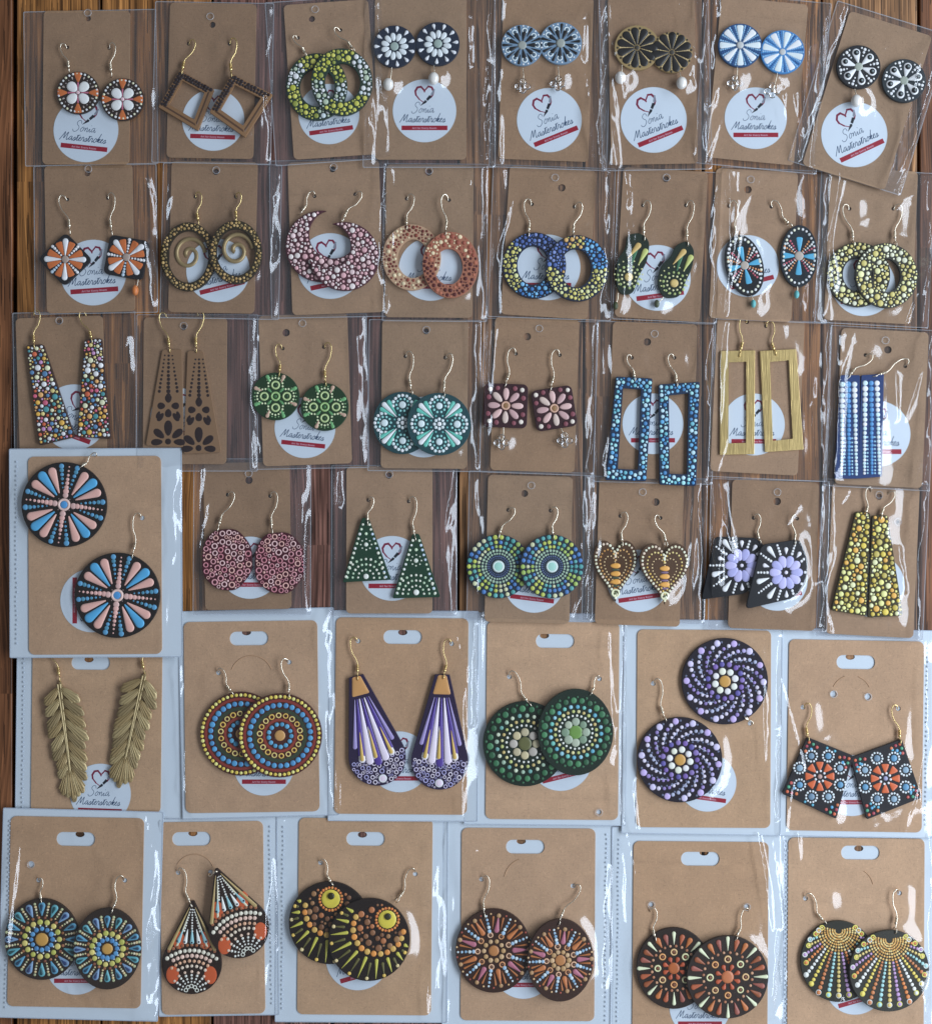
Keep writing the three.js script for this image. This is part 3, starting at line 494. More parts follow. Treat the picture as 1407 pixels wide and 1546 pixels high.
    p.ring(4, 14, 4.6, '#c3a4a4', 4); p.o(0, 0, 10, '#d8b7b4'); p.dot(0, 0, 6.4, '#3d8fd0'); p.ring(8, 11.5, 1.1, '#7a6a6c');
  },
  pinkRings(p) { p.scatter([[4.7, 70], [3, 40], [1.8, 60]], ['#c68f9c', '#d8b0b6', '#b87888', '#cda39f'], (r) => (r > 2.5 ? 'o' : 'dot'), 0.2, undefined, 2); },
  pine(p, o, eh) {
    const B = Math.max(...o.map((q) => q[1])), T = Math.min(...o.map((q) => q[1])), w = Math.max(...o.map((q) => q[0]));
    p.edgeDots([[-5, T + 10], [-w + 6, B - 4]], 7.5, 2.3, ['#d5e2cc', '#c0d6c4', '#e6ead8'], false); p.edgeDots([[5, T + 10], [w - 6, B - 4]], 7.5, 2.3, ['#d5e2cc', '#c0d6c4', '#b0c8e0'], false);
    p.dot(0, T + 24, 2.6, '#b9d6bc'); p.dot(0, T + 40, 3.6, '#c8e0d0');
    for (const [R, n, r] of [[12, 7, 1.8], [20, 11, 2], [28, 13, 2.1]]) for (let i = 0; i < n; i++) { const [x, y] = p.polar(180 + 180 * i / (n - 1), R, 0, B - 7); if (p.inside(x, y, r)) p.dot(x, y, r, pick(['#d5e2cc', '#a9c8b0'])); }
    p.dot(0, B - 9, 4.4, '#cfe2d6'); p.ring(8, 8, 1.3, '#c7dccb', 0, 0, T + 40);
  },
  rayDisc(p) {
    p.dot(0, 0, 8.5, '#8fc6c0'); p.o(0, 0, 9.5, '#bfe0da'); const C = ['#3f8f94', '#8fae54', '#3f74b8', '#b9c2a0', '#4c9aa0', '#a9b84a'];
    for (let k = 0; k < 30; k++) { const a = 12 * k; let r = 12.5; for (let i = 0; i < 7; i++) { const s = 0.8 + i * 0.48; p.dot(...p.polar(a, r), s, i < 2 ? '#4a5f8e' : i < 4 ? '#8fae9c' : rnd() < 0.6 ? C[(k >> 1) % 6] : pick(C)); r += s * 2 + 1.25; } }
  },
  heart(p, o, eh, i) { p.edgeDots(shrink(o, 0.9), 5.6, 2.1, ['#e6cfb4', '#dcc0b0', '#ead9c4']); p.edgeDots(shrink(o, 0.7), 5.4, 1.6, i ? ['#cfb04c', '#d8c27c'] : ['#b5843c', '#c9a060']); p.edgeDots(shrink(o, 0.5), 5, 1.2, '#d9b98a'); for (const y of [-8, 4, 16]) { p.petal(-8, y, 0, 16, 8, '#d39a3c'); p.petal(-6, y + 6, 0, 12, 3.5, i ? '#6d5a7c' : '#3c4a3c'); } p.o(0, 33, 6.8, '#e0d8b4'); p.dot(0, 33, 2.8, '#5d6a4c'); },
  violetStar(p) { p.fan(10, 7, 26, 13, ['#989ed6', '#a8abde'], 0, 'petal'); for (let k = 0; k < 10; k++) { const a = 18 + 36 * k, [x, y] = p.polar(a, 27); if (p.inside(...p.polar(a, 46), 3)) p.drop(x, y, a, 21, 8.5, '#dadbe8'); else if (p.inside(...p.polar(a, 36), 3)) p.drop(x, y, a, 11, 6.5, '#d0d2e4'); for (let j = 0; j < 6; j++) { const q = p.polar(a + 18, 29 + j * 4.6); if (p.inside(q[0], q[1], 1.5)) p.dot(q[0], q[1], 2.4 - j * 0.16, '#dfe0e6'); } } p.fan(10, 4, 15, 2, '#2b2a3a', 18, 'drop'); p.ring(10, 9, 1.2, '#d7d7e6', 0); p.dot(0, 0, 3, '#c9cae0'); },
  mustard(p) { p.scatter([[4.6, 18], [3.6, 44], [2.5, 90], [1.5, 170]], ['#c9b93c', '#d6cf78', '#b8a83a', '#e0dca8', '#cfa23c', '#a99f4a', '#dcd48c']); },
  feather(p, o, eh, i) {       // ridged lobes, laid like shingles, on both sides of a double quill
    const n = 8, B = Math.max(...o.map((q) => q[1])), T = Math.min(...o.map((q) => q[1]));
    const lobe = (L, w) => cached(`lobe${L.toFixed(0)}|${w}`, () => {
      const parts = [dome(petalOut(L, w), 2.2, [L * 0.5, 0])];
      for (let k = -2; k <= 2; k++) { const g = dome(dropOut(L * (0.93 - 0.07 * Math.abs(k)), 1.9), 0.9, [L * 0.6, 0]); g.rotateY(-rad(k * 4.5)); g.translate(0, (2.1 - 0.55 * Math.abs(k)) * S, k * w * 0.1 * S); parts.push(g); }
      return mergeGeometries(parts);
    });
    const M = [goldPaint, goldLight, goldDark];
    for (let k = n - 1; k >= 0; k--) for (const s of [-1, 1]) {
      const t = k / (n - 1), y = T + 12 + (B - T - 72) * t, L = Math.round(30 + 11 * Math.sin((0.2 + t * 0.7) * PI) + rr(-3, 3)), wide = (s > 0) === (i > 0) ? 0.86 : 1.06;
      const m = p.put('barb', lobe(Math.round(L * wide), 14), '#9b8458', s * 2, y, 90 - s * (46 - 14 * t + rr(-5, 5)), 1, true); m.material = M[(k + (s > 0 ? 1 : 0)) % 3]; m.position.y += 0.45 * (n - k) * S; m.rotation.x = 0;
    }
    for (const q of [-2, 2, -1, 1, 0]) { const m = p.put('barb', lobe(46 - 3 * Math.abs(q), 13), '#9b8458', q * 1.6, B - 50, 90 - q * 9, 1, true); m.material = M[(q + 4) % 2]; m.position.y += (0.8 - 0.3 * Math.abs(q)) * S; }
    for (const s of [-2.1, 2.1]) { const P = []; for (let k = 0; k <= 8; k++) P.push([s * (1 - k / 9), T + 6 + (B - T - 52) * k / 8, 6.6 - 0.3 * k]); mesh('quill', tube(P.map(([x, y, z]) => [...rot2(x, y, p.rot), z]), 1.5, 20, 6), goldLight, p.g); }
  },
  target(p) { const c = (R, n, r, h, k) => p.ring(n, R, r, h, rr(0, 9), 0, 0, k); c(58.5, 54, 2.9, ['#d3c24a', '#dccf78', '#c9b63c']); p.patchRing(54.5, 50.5, '#7a2a22'); c(45.5, 30, 4.4, ['#4493c8', '#3f86bd']); p.patchRing(40.5, 35, '#2c3a2a'); c(30.5, 18, 4.6, ['#d2b04c', '#d8bf72'], 'o'); p.patchRing(25.5, 21.5, '#7f2f24'); c(17, 13, 3.8, ['#3f8fbc', '#4f9cc8']); p.dot(0, 0, 9, '#b58a4c'); },
  purpleDrop(p, o, eh, i) {
    const [tx, ty] = p.tip, L = Math.hypot(tx, ty), a = Math.atan2(-ty, -tx) * 180 / PI, P = (u, v) => [tx + Math.cos(rad(a)) * u - Math.sin(rad(a)) * v, ty + Math.sin(rad(a)) * u + Math.cos(rad(a)) * v];
    const cap = [P(0.5, -6.5), P(0.5, 6.5), P(30, 14), P(30, -14)]; p.patch(roundPoly(cap, 3).reverse().reverse(), '#b98a4e', 0.9);
    for (const [k, c, e] of [[-2.6, '#8f86c0', 78], [-1.75, '#4a3690', 92], [-0.9, '#cfc9e0', 104], [0, '#4a3690', 108], [0.9, '#cfc9e0', 104], [1.75, '#4a3690', 92], [2.6, '#8f86c0', 78]]) { const [x, y] = P(33, k * 4); p.drop(x, y, a + k * 5.6, e - 2, Math.abs(k) > 2 ? 7 : 12, c); }
    for (const k of [-1.35, 0.1, 1.35]) { const [x, y] = P(60, k * 9); p.drop(x, y, a + k * 7, 70, 10.5, '#d5cfd8'); const [u, v] = P(82, k * 11.5); const m = p.put('painted_drop', cached('gd', () => dome(dropOut(45, 6), 1.2, [42, 0])), '#b3994c', u, v, a + k * 7, 1, true, 1, 1.5); }
    p.dot(...P(L + 33, 0), 6, '#cfc4dc'); p.o(...P(L + 33, 0), 6.6, '#e6e0ea');
    p.placed = [[...P(L + 33, 0), 7]]; const keep = p.inside; p.inside = (x, y, r) => keep.call(p, x, y, r) && Math.cos(rad(a)) * (x - tx) + Math.sin(rad(a)) * (y - ty) > L - 2; p.scatter([[3.7, 40], [2.6, 30], [1.6, 40]], ['#b7b4dc', '#cfcbe6', '#9d9fd4'], 'o', 0.1, undefined, 2);
  },
  forest(p, o, eh, i) { const k = p.box[2] / 64; p.dot(0, 0, 11, i ? '#5f8a3c' : '#5c6038'); p.ring(8, 17.5 * k, 6.6, i ? ['#8fa293', '#6e8a76', '#9cab9c'] : ['#aaa58a', '#a6a4a0', '#b5ae8c']); p.ring(24, 28 * k, 2, '#dbe0d4', 4); p.ring(24, 35 * k, 2.8, ['#c5c58e', '#b9a86a', '#aab86e'], 8); p.ring(24, 43 * k, 3.4, i ? ['#4fa0c0', '#5fb3ae', '#7fb8d0'] : ['#8fae9e', '#b9cbb8', '#5f9a9a'], 4); p.ring(24, 53.5 * k, 5, ['#2f6a48', '#24563a', '#3a7a52'], 11); p.ring(24, 59.5 * k, 2.2, '#2a5c40', 3); },
  swirl(p, o, eh, i) {
    p.dot(0, 0, 9, '#b58c3c'); p.ring(8, 15.5, 5.4, ['#dcdad4', '#cfd2dc', '#e3dfc9'], 10); p.ring(15, 26, 4.3, ['#6f58a8', '#55509c', '#7a6ab0'], 0);
    for (let k = 0; k < 14; k++) { const h = ['#8b7cc0', '#a39fd4', '#9aa6c8', '#7f72b4'][k % 4]; for (let j = 0; j < 7; j++) { const t = j / 6, a = 360 / 14 * k + 10 + t * 48; p.dot(...p.polar(a, 31 + 27 * t), j === 6 ? 5.2 : 2.1 + 1.5 * t, j === 6 ? ['#b0a2dc', '#bcbae4'][k % 2] : pick([h, '#c3c3de'])); } for (let j = 0; j < 6; j++) { const t = j / 5, a = 360 / 14 * k + 23 + t * 42; p.dot(...p.polar(a, 33 + 26 * t), 1.5 + 0.5 * t, '#5a6484'); } p.drop(...p.polar(360 / 14 * k + 17, 34), 360 / 14 * k + 80, 13, 2.6, '#9aa4c8'); }
  },
  orangeBloom(p, o, eh, i) {
    p.fan(8, 9, 22, 12, '#c25a24', 0, 'wedge'); p.ring(8, 8, 2, '#e6e2de', 10); p.dot(0, 0, 4, i ? '#8a90b8' : '#a58a86');
    for (let k = 0; k < 8; k++) { const [x, y] = p.polar(22.5 + 45 * k, 33); p.dot(x, y, 5.2, ['#4f8ab4', '#7a9ab4', '#5f7f9c'][k % 3]); p.ring(12, 8.3, 1.8, ['#dde6ea', '#c2d8e4'], k * 7, x, y); if (k % 2 === 0) for (const s of [-30, 0, 30]) { const [u, v] = p.polar(22.5 + 45 * k + s, 12.5, x, y); if (p.inside(u, v, 2)) p.dot(u, v, 2.2, '#48a0c0'); } }
    for (const q of p.corners) { const d = Math.hypot(...q), u = [q[0] / d, q[1] / d]; for (const [e, s, h] of [[8, 0, '#c25a34'], [13, 5, '#3f9a7a'], [13, -5, '#9c3a4c'], [19, 9, '#b5504c'], [19, -9, '#c06a3c'], [19, 0, '#4f9fd0']]) p.dot(q[0] - u[0] * e - u[1] * s, q[1] - u[1] * e + u[0] * s, 2.6, h); }
  },
  sunDisc(p) { const k = p.box[2] / 58; p.dot(0, 0, 10.5 * k, '#b98f3c'); p.ring(12, 16.5 * k, 4, ['#3f7fb8', '#4f92c8']); p.ring(14, 21.5 * k, 1.5, '#dde0d8', 6); p.ring(15, 27 * k, 4.4, ['#b8b85a', '#c9c06a', '#a9b04c']); p.ring(22, 34 * k, 2.4, ['#8a5a34', '#a06a4a', '#7d4a34']); for (let j = 0; j < 16; j++) { const a = 22.5 * j; p.drop(...p.polar(a, 36.5 * k), a, 21.5 * k, 11 * k, ['#4a8fb4', '#4f9cae', '#6a8fb8'][j % 3]); const m = p.put('painted_drop', cached('sd', () => dome(dropOut(11, 5), 0.8, [8, 0])), ['#1f3f5c', '#1f4a54', '#2c3f6c'][j % 3], ...p.polar(a, 44 * k), a, k, true, 1, 1.8); p.ray(a + 11.25, 38 * k, 56 * k, 5, 1.5, 2.3, ['#c9b88a', '#a5b08a', '#d0c9b0']); } },
  onion(p, o, eh, i) {
    const [tx, ty] = p.tip, L = Math.hypot(tx, ty), a = Math.atan2(-ty, -tx) * 180 / PI, c = Math.cos(rad(a)), s = Math.sin(rad(a)), P = (u, v) => [tx + c * u - s * v, ty + s * u + c * v];
    for (const k of [-1, 1]) { p.drop(...P(8, k * 3.5), a + k * 25.5, L * 0.78, 6, '#a3905c'); p.drop(...P(14, k * 3), a + k * 20, L * 0.62, 3.6, '#c9cdb8'); p.patch(circle(...P(59, k * 20), 9.5, 14, 14), '#b5501f', 0.4); p.patch(circle(...P(L + 16, k * 28.5), 10, 16, 14), '#b8501c', 0.5); }
    for (const k of [-0.8, 0, 0.8]) for (let j = 0; j < 9; j++) { const [x, y] = P(13 + j * 4, k * (3 + j * 1.5)); p.dot(x, y, 1.2 + j * 0.07, '#d3d3d4'); }
    for (const k of [-2, -1, 0, 1, 2]) { const [x, y] = P(42, k * 6.5); p.drop(x, y, a + k * 11, 23, 6.5, k % 2 ? '#d8dcd8' : '#7fb6c4'); const [u, v] = P(62 - Math.abs(k), k * 10.8); p.dot(u, v, 1.7, '#20283c', 1.2); }
    const C = P(L + 41, 0), Q = (r, t) => [C[0] - c * Math.cos(rad(t)) * r - s * Math.sin(rad(t)) * r, C[1] - s * Math.cos(rad(t)) * r + c * Math.sin(rad(t)) * r];
    [[70, '#8f5a3a'], [62, '#dccfc4'], [54, '#d9b4aa'], [46, '#c9a184'], [38.5, '#dfc4b6']].forEach(([r, h], q) => { const st = 7.2 / r * 57.3; for (let t = -Math.floor(80 / st) * st; t <= 80; t += st) { const [x, y] = Q(r, t + (q % 2) * st / 2); if (p.inside(x, y, 2.2) && !(Math.abs(t) > 36 && r < 58)) p.dot(x, y, q === 1 || q === 2 ? 3.3 : 2.7, h, 0.3); } });
    for (let t = -78; t <= 78; t += 19.5) for (let m = 0; m < 4; m++) { const [x, y] = Q(15 + m * 5, t); if (p.inside(x, y, 1.8)) p.dot(x, y, 1.5 + m * 0.28, m > 2 ? '#d9b8a8' : '#dcdcd4', 0.3); }
    for (const t of [-75, -38, 0, 38, 75]) { const [x, y] = Q(8.5, t); if (p.inside(x, y, 2)) p.o(x, y, 3.4, '#d6dad0'); }
  },
  peacock(p, o, eh, i) {
    const X = i ? 27 : 2, Y = i ? -30 : -36; p.dot(X, Y, 14, '#c6bb2c'); p.dot(X + 1, Y - 5, 5.5, '#2c2c10', 2.6); p.ring(22, 17, 2.3, ['#c9702c', '#d88a3a'], 0, X, Y); const at = [];
    p.placed = [[X, Y, 20]]; const keep = p.inside; p.inside = (x, y, r) => keep.call(p, x, y, r) && Math.hypot(x - X * 0.55, y - Y * 0.6) < 34; p.scatter([[4.8, 14], [3.6, 20], [2.2, 40]], ['#7d5638', '#8f6a44', '#6d4a30', '#a5683c']); p.inside = keep;
    const cx = X * 0.5, cy = Y * 0.55; for (let k = 0; k < 14; k++) { const a = -10 + 200 * k / 13 + (i ? 18 : 0), q = p.polar(a, 38, cx, cy); if (p.inside(q[0], q[1], 4)) p.dot(q[0], q[1], 4.6, ['#d08a34', '#c2a04c'][k % 2]); }
    for (let k = 0; k < 22; k++) { const a = -16 + 212 * k / 21 + (i ? 18 : 0), q = p.polar(a, 45, cx, cy); let e = 92; while (e > 45 && !p.inside(...p.polar(a, e, cx, cy), 1)) e--; const L = e - 45; if (L < 6) continue; const z = p.polar(a, e, cx, cy); if (k % 2) p.drop(z[0], z[1], a + 180, L, 5.4, '#b3b43c'); else { p.drop(z[0], z[1], a + 180, L * 0.8, 4.4, '#5c5a2c'); p.dot(...p.polar(a, e - 2, cx, cy), 3, ['#d2b24c', '#cdbf8c'][(k >> 1) % 2]); } }
  },
  rustStar(p) { const k = p.box[2] / 56.5; p.dot(0, 0, 9, '#a5703c'); p.ring(10, 14.5 * k, 4, ['#a98a5c', '#b59a74']); p.ring(9, 24 * k, 4.8, ['#cfa98a', '#c08a5c'], 18, 0, 0, 'o'); p.ring(9, 24 * k, 1.8, '#6b4630', 18); for (let j = 0; j < 9; j++) { const a = 18 + 40 * j; p.ray(a, 30 * k, 53 * k, 5, 3.2, 1.8, ['#8fb4d4', '#b9cfdc', '#6f9cc0']); p.drop(...p.polar(a + 20, 52 * k), a + 200, 25 * k, 8, ['#a5627a', '#b06a34'][j % 2]); for (const s of [-11, 11]) p.drop(...p.polar(a + 20 + s, 32 * k), a + 20 + s * 0.4, 20 * k, 3.2, '#a4632c'); p.dot(...p.polar(a + 20, 53 * k), 3.6, '#a5845c'); p.dot(...p.polar(a + 8, 55 * k), 1.6, '#c9a878'); p.dot(...p.polar(a - 8, 55 * k), 1.6, '#9c4a3c'); } },
  sunrise(p, o, eh, i) { const k = p.box[2] / 58.5; p.dot(0, 0, 9.5, i ? '#b0673a' : '#a65a24'); p.fan(8, 9 * k, 19 * k, 7, '#a84a24', 22, 'drop'); p.ring(8, 25.5 * k, 5.8, ['#d8b07c', '#ddd2a4', '#d89a5c'], 0, 0, 0, 'o'); p.ring(8, 25.5 * k, 2.6, '#6b4028', 0); p.ring(24, 35 * k, 2.3, ['#a06a4a', '#b58a6a'], 6); for (let j = 0; j < 24; j++) { const a = 15 * j, w = j % 3 === 0; p.drop(...p.polar(a, 37 * k), a, (w ? 21 : 18) * k, w ? 6 : 8.2, w ? '#c9d8b8' : ['#b0662c', '#8f4f44', '#8a4a26', '#a0522e'][j % 4]); } },
  shell(p, o, eh, i) {
    const y0 = -p.box[3] * 0.76; const C = ['#d6c04a', '#dcdad8', '#c97a34', '#a88ac0', '#c9b86a', '#8fc4cc', '#b5703c'];
    for (let k = 0; k < 23; k++) { const a = -10 + 200 * k / 22; let r = 6, d = 1.3, last = null; while (true) { const q = p.polar(a, r, 0, y0); if (!p.inside(q[0], q[1], d + 0.2)) break; last = [q, d]; p.dot(q[0], q[1], d, r < 30 ? pick(['#c9a04a', '#b58a3c', '#d8bd7a']) : C[k % 7]); const e = Math.min(4, 1.3 + r * 0.026); r += d + e + 0.7; d = e; } if (last) { p.o(last[0][0], last[0][1], Math.max(4.2, last[1] + 0.8), k % 2 ? '#e3ddd6' : '#cfcf5a'); } }
  },
};
Painter.prototype.patchRing = function (R, r, hex) { mesh('painted_band', slab(circle(0, 0, R, 60), [circle(0, 0, r, 60)], 0.3, 0.05, this.top), paintMat(hex), this.g); };
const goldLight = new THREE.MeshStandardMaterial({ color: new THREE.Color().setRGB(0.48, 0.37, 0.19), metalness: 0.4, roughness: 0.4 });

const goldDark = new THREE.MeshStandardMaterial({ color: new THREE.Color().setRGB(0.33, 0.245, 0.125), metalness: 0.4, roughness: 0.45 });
// ---------- the packages, row by row (plan units: x across, y down the table) ----------
const two = (shape, a, b, base, d, h1, h2, x = {}) => [{ shape, at: a, base, d, hook: h1, ...x }, { shape: x.shape2 ?? shape, at: b, base, d, hook: h2, ...x }];
// row 1
pack({ k: 'orange and white four petal flower discs', card: [131, 132, 131, 234, 0], bag: [37, 14, 238, 250], brot: -1.2, sticker: [131, 197, 49, 6], holes: [[133, 27, 4.5, 0, -8]], wr: 0.4, curl: 2.6,
  ears: two(disc(32), [120, 142], [187, 152], '#3a2d2a', D.orangeFlower, [102, 71, 106, 108, 1], [165, 72, 170, 114, -1]) });
pack({ k: 'bronze diamond frames with leopard spots', card: [320, 122, 131, 236, 1], bag: [232, 2, 412, 248], sticker: [323, 182, 47, 2], holes: [[321, 37, 5, -3, -12]], wr: 0.4, curl: 2.6,
  ears: [[[273, 108], [325, 137], [301, 200], [241, 164], [298, 190]], [[352, 115], [413, 145], [372, 211], [319, 174]]].map((P, i) => {
    const Q = i ? P : P.slice(0, 4), c = [Q.reduce((s, q) => s + q[0], 0) / 4, Q.reduce((s, q) => s + q[1], 0) / 4];
    return { pts: Q, cut: [Q.map(([x, y]) => [c[0] + (x - c[0]) * 0.66, c[1] + (y - c[1]) * 0.66])], round: 2, base: '#7f6040', metal: 'g', hook: i ? [347, 66, 351, 118, -1] : [285, 66, 276, 112, -1], over: i ? -1 : 0,
      d: (p, o) => { const B = p.box, r = Q.map(([x, y]) => [x - c[0], y - c[1]]); for (const [a, b] of [[r[3], r[0]], [r[0], r[1]]]) for (let n = 0; n < 22; n++) { const t = (n + 0.5) / 22, k = n % 2 ? 0.9 : 0.77, x = (a[0] + (b[0] - a[0]) * t) * k, y = (a[1] + (b[1] - a[1]) * t) * k; p.dot(x, y, rr(2.2, 3.2), '#24150f'); } for (const [a, b] of [[r[1], r[2]], [r[2], r[3]]]) p.patch([[a[0] * 0.86, a[1] * 0.86], [a[0] * 0.78, a[1] * 0.78], [b[0] * 0.78, b[1] * 0.78], [b[0] * 0.86, b[1] * 0.86]], '#4c3524', 0.3); } };
  }) });
pack({ k: 'hoops with lime green and white dots', card: [500, 120, 128, 236, -4], bag: [408, -4, 585, 246], sticker: [497, 173, 46, -8], holes: [[471, 28, 5, 5, -14]], wr: 0.45, curl: 3.0,
  ears: two(hoop(46, 51, 27, 30, 1, 1), [479, 133], [517, 127], '#2c463c', D.lime, [450, 57, 462, 84, 1], [514, 45, 534, 78, 1], { over: 0 }).map((e, i) => ({ ...e, over: i ? -1 : 0 })) });
pack({ k: 'navy studs with white daisies and pearl drops', creases: [[706, 16, 708, 112, 6], [688, 32, 708, 16, 4], [732, 96, 728, 170, 7], [722, 180, 730, 236, 5]], card: [635, 118, 138, 248, 0], bag: [548, -8, 748, 254], sticker: [641, 168, 48, 0], wr: 0.8, curl: 9,
  ears: [{ shape: disc(32), at: [596, 72], base: '#2b3850', d: D.daisy, rot: 0, charms: [['pearl', 587, 131, 592, 103]] }, { shape: disc(33), at: [661, 68], base: '#2b3850', d: D.daisy, rot: 12, charms: [['pearl', 655, 122, 655, 100]] }] });
pack({ k: 'pale blue studs with black drops and crystals', creases: [[896, 2, 866, 44, 6], [866, 84, 898, 118, 5], [902, 120, 900, 236, 6], [880, 30, 876, 96, 5]], card: [824, 118, 136, 250, 2], bag: [742, -8, 920, 256], sticker: [829, 182, 49, -22], wr: 0.8, curl: 9,
  ears: [{ shape: disc(31), at: [788, 70], base: '#6888a8', d: D.pinDrops, charms: [['crystal', 789, 131, 789, 104]] }, { shape: disc(32), at: [846, 67], base: '#6888a8', d: D.pinDrops, rot: 14, charms: [['crystal', 842, 127, 842, 102]] }] });
pack({ k: 'black and gold wheel studs with pearl drops', creases: [[1048, 26, 1040, 120, 7], [1036, 118, 1050, 142, 4], [1052, 140, 1044, 240, 7]], card: [985, 122, 131, 254, -1], bag: [906, -8, 1072, 258], sticker: [986, 182, 50, -22], wr: 0.8, curl: 10,
  ears: [{ shape: disc(34), at: [961, 74], base: '#8f7c52', d: D.goldFan, charms: [['pearl', 935, 121, 938, 100]] }, { shape: disc(31), at: [1013, 81], base: '#8f7c52', d: D.goldFan, rot: 10, charms: [['pearl', 1027, 129, 1024, 109]] }] });
pack({ k: 'blue and white wheel studs with crystals', creases: [[1192, 132, 1202, 206, 6], [1236, 60, 1206, 214, 6], [1222, 26, 1228, 110, 5], [1178, 140, 1180, 190, 5]], card: [1143, 122, 132, 246, 5.5], bag: [1056, -6, 1244, 256], sticker: [1140, 179, 47, 0], wr: 0.9, curl: 11,
  ears: [{ shape: disc(33), at: [1116, 70], base: '#255e9c', d: D.blueFan, charms: [['crystal', 1108, 126, 1112, 103]] }, { shape: disc(33), at: [1180, 80], base: '#2f7cc0', d: D.blueFan, rot: 16, charms: [['crystal', 1164, 138, 1172, 112]] }] });
pack({ k: 'black studs with white looped drops', creases: [[1360, 148, 1374, 214, 6], [1374, 214, 1398, 202, 4], [1388, 70, 1372, 140, 5], [1362, 225, 1352, 266, 6]], card: [1308, 152, 130, 246, 17.5], bag: [1222, 20, 1400, 276], sticker: [1288, 204, 50, -25], wr: 0.9, curl: 11, lift: 7,
  ears: [{ shape: disc(33), at: [1294, 103], base: '#23272f', d: D.loopDrops, charms: [['pearl', 1289, 156, 1288, 136]] }, { shape: disc(33), at: [1362, 124], base: '#2d3a44', d: D.loopDrops, rot: 25 }] });
// row 2
pack({ k: 'black squares with orange and white rays', creases: [[216, 260, 220, 380, 5]], card: [136, 360, 133, 224, -1.5], bag: [52, 248, 238, 474], brot: -1, sticker: [142, 412, 50, -4], holes: [[132, 261, 5, 2, -6]], wr: 0.4, curl: 2.6,
  ears: [{ shape: sq(58), rot: 46, at: [101, 393], base: '#26282e', d: D.orangeSquare, hook: [102, 301, 108, 352, 1] }, { shape: sq(60), rot: 10, at: [193, 390], base: '#26282e', d: D.orangeSquare, hook: [163, 299, 171, 354, -1], charms: [['bead', 207, 440, 211, 421]] }] });
pack({ k: 'dark hoops with gold beads and gold spirals', creases: [[252, 250, 250, 345, 6], [412, 290, 410, 400, 5]], card: [322, 358, 130, 230, 1], bag: [244, 246, 424, 482], sticker: [330, 409, 48, -14], holes: [[326, 259, 5, 1, -2]], wr: 0.4, curl: 2.6,
  ears: two(hoop(42, 52, 31, 40), [286, 389], [358, 383], '#3a3322', D.spiral, [295, 297, 301, 338, -1], [356, 297, 358, 334, -1], { metal: 'g', shape2: hoop(39, 48, 29, 36) }).map((e, i) => ({ ...e, over: i ? -1 : 0 })) });
pack({ k: 'burgundy crescents with pink dots', creases: [[420, 256, 416, 330, 5], [574, 300, 570, 420, 4]], card: [507, 358, 138, 232, -2], bag: [408, 240, 588, 480], brot: -1, sticker: [499, 402, 50, -12], holes: [[502, 255, 5, 2, -3]], wr: 0.45, curl: 3.0,
  ears: [{ shape: crescent(54, 37, -45, 26), at: [486, 373], base: '#5e3240', d: D.pinkDots, hook: [475, 296, 455, 322, 1] }, { shape: crescent(52, 34, 212, 29), at: [521, 389], base: '#5e3240', d: D.pinkDots, hook: [536, 293, 518, 335, -1], over: -1 }] });
pack({ k: 'cream and rust hoops with red spots', card: [648, 364, 132, 232, 0.5], bag: [578, 246, 736, 486], sticker: [650, 407, 48, 0], holes: [[647, 260, 5.5, 1, -2]], wr: 0.5, curl: 3.5,
  ears: [{ shape: hoop(44, 50, 24, 30, 2, 2), at: [622, 390], base: '#ad9076', d: D.redRim, hook: [614, 300, 614, 346, -1] }, { shape: hoop(42, 50, 22, 28, -3, 3), at: [680, 402], base: '#96604a', d: D.rust, hook: [678, 302, 672, 355, 1], over: -1 }] });
pack({ k: 'navy hoops with blue and yellow dots', creases: [[912, 262, 906, 340, 5], [752, 300, 746, 400, 5]], card: [828, 366, 131, 226, 3.5], bag: [740, 250, 926, 482], brot: 2, sticker: [826, 404, 50, 0], holes: [[848, 283, 6, -10, -15]], wr: 0.7, curl: 5.3,
  ears: two(hoop(48, 50, 24, 30, -2, 0), [806, 402], [870, 407], '#24304c', D.sky, [803, 308, 797, 356, 1], [867, 312, 864, 360, -1], {}).map((e, i) => ({ ...e, over: i ? -1 : 0 })) });
pack({ k: 'dark green paisley drops with gold petals', creases: [[946, 282, 942, 320, 6], [1072, 270, 1064, 400, 6]], card: [998, 369, 128, 228, 3.5], bag: [928, 256, 1086, 486], brot: 2.5, sticker: [992, 420, 50, -8], holes: [[1005, 270, 5, 1, -2]], wr: 0.75, curl: 5.8,
  ears: [{ pts: [[945, 356], [966, 352], [980, 366], [976, 396], [962, 420], [955, 445], [935, 447], [927, 425], [930, 395], [944, 375]], base: '#22352a', round: 10, d: D.paisley, hook: [970, 310, 971, 362, -1], charms: [['green', 928, 463, 932, 444]] }, { pts: [[1018, 372], [1036, 364], [1047, 378], [1044, 405], [1032, 430], [1025, 450], [1000, 452], [990, 430], [996, 402], [1012, 388]], round: 10, base: '#22352a', d: D.paisley, hook: [1035, 310, 1036, 370, -1], charms: [['green', 990, 460, 1000, 450]] }] });
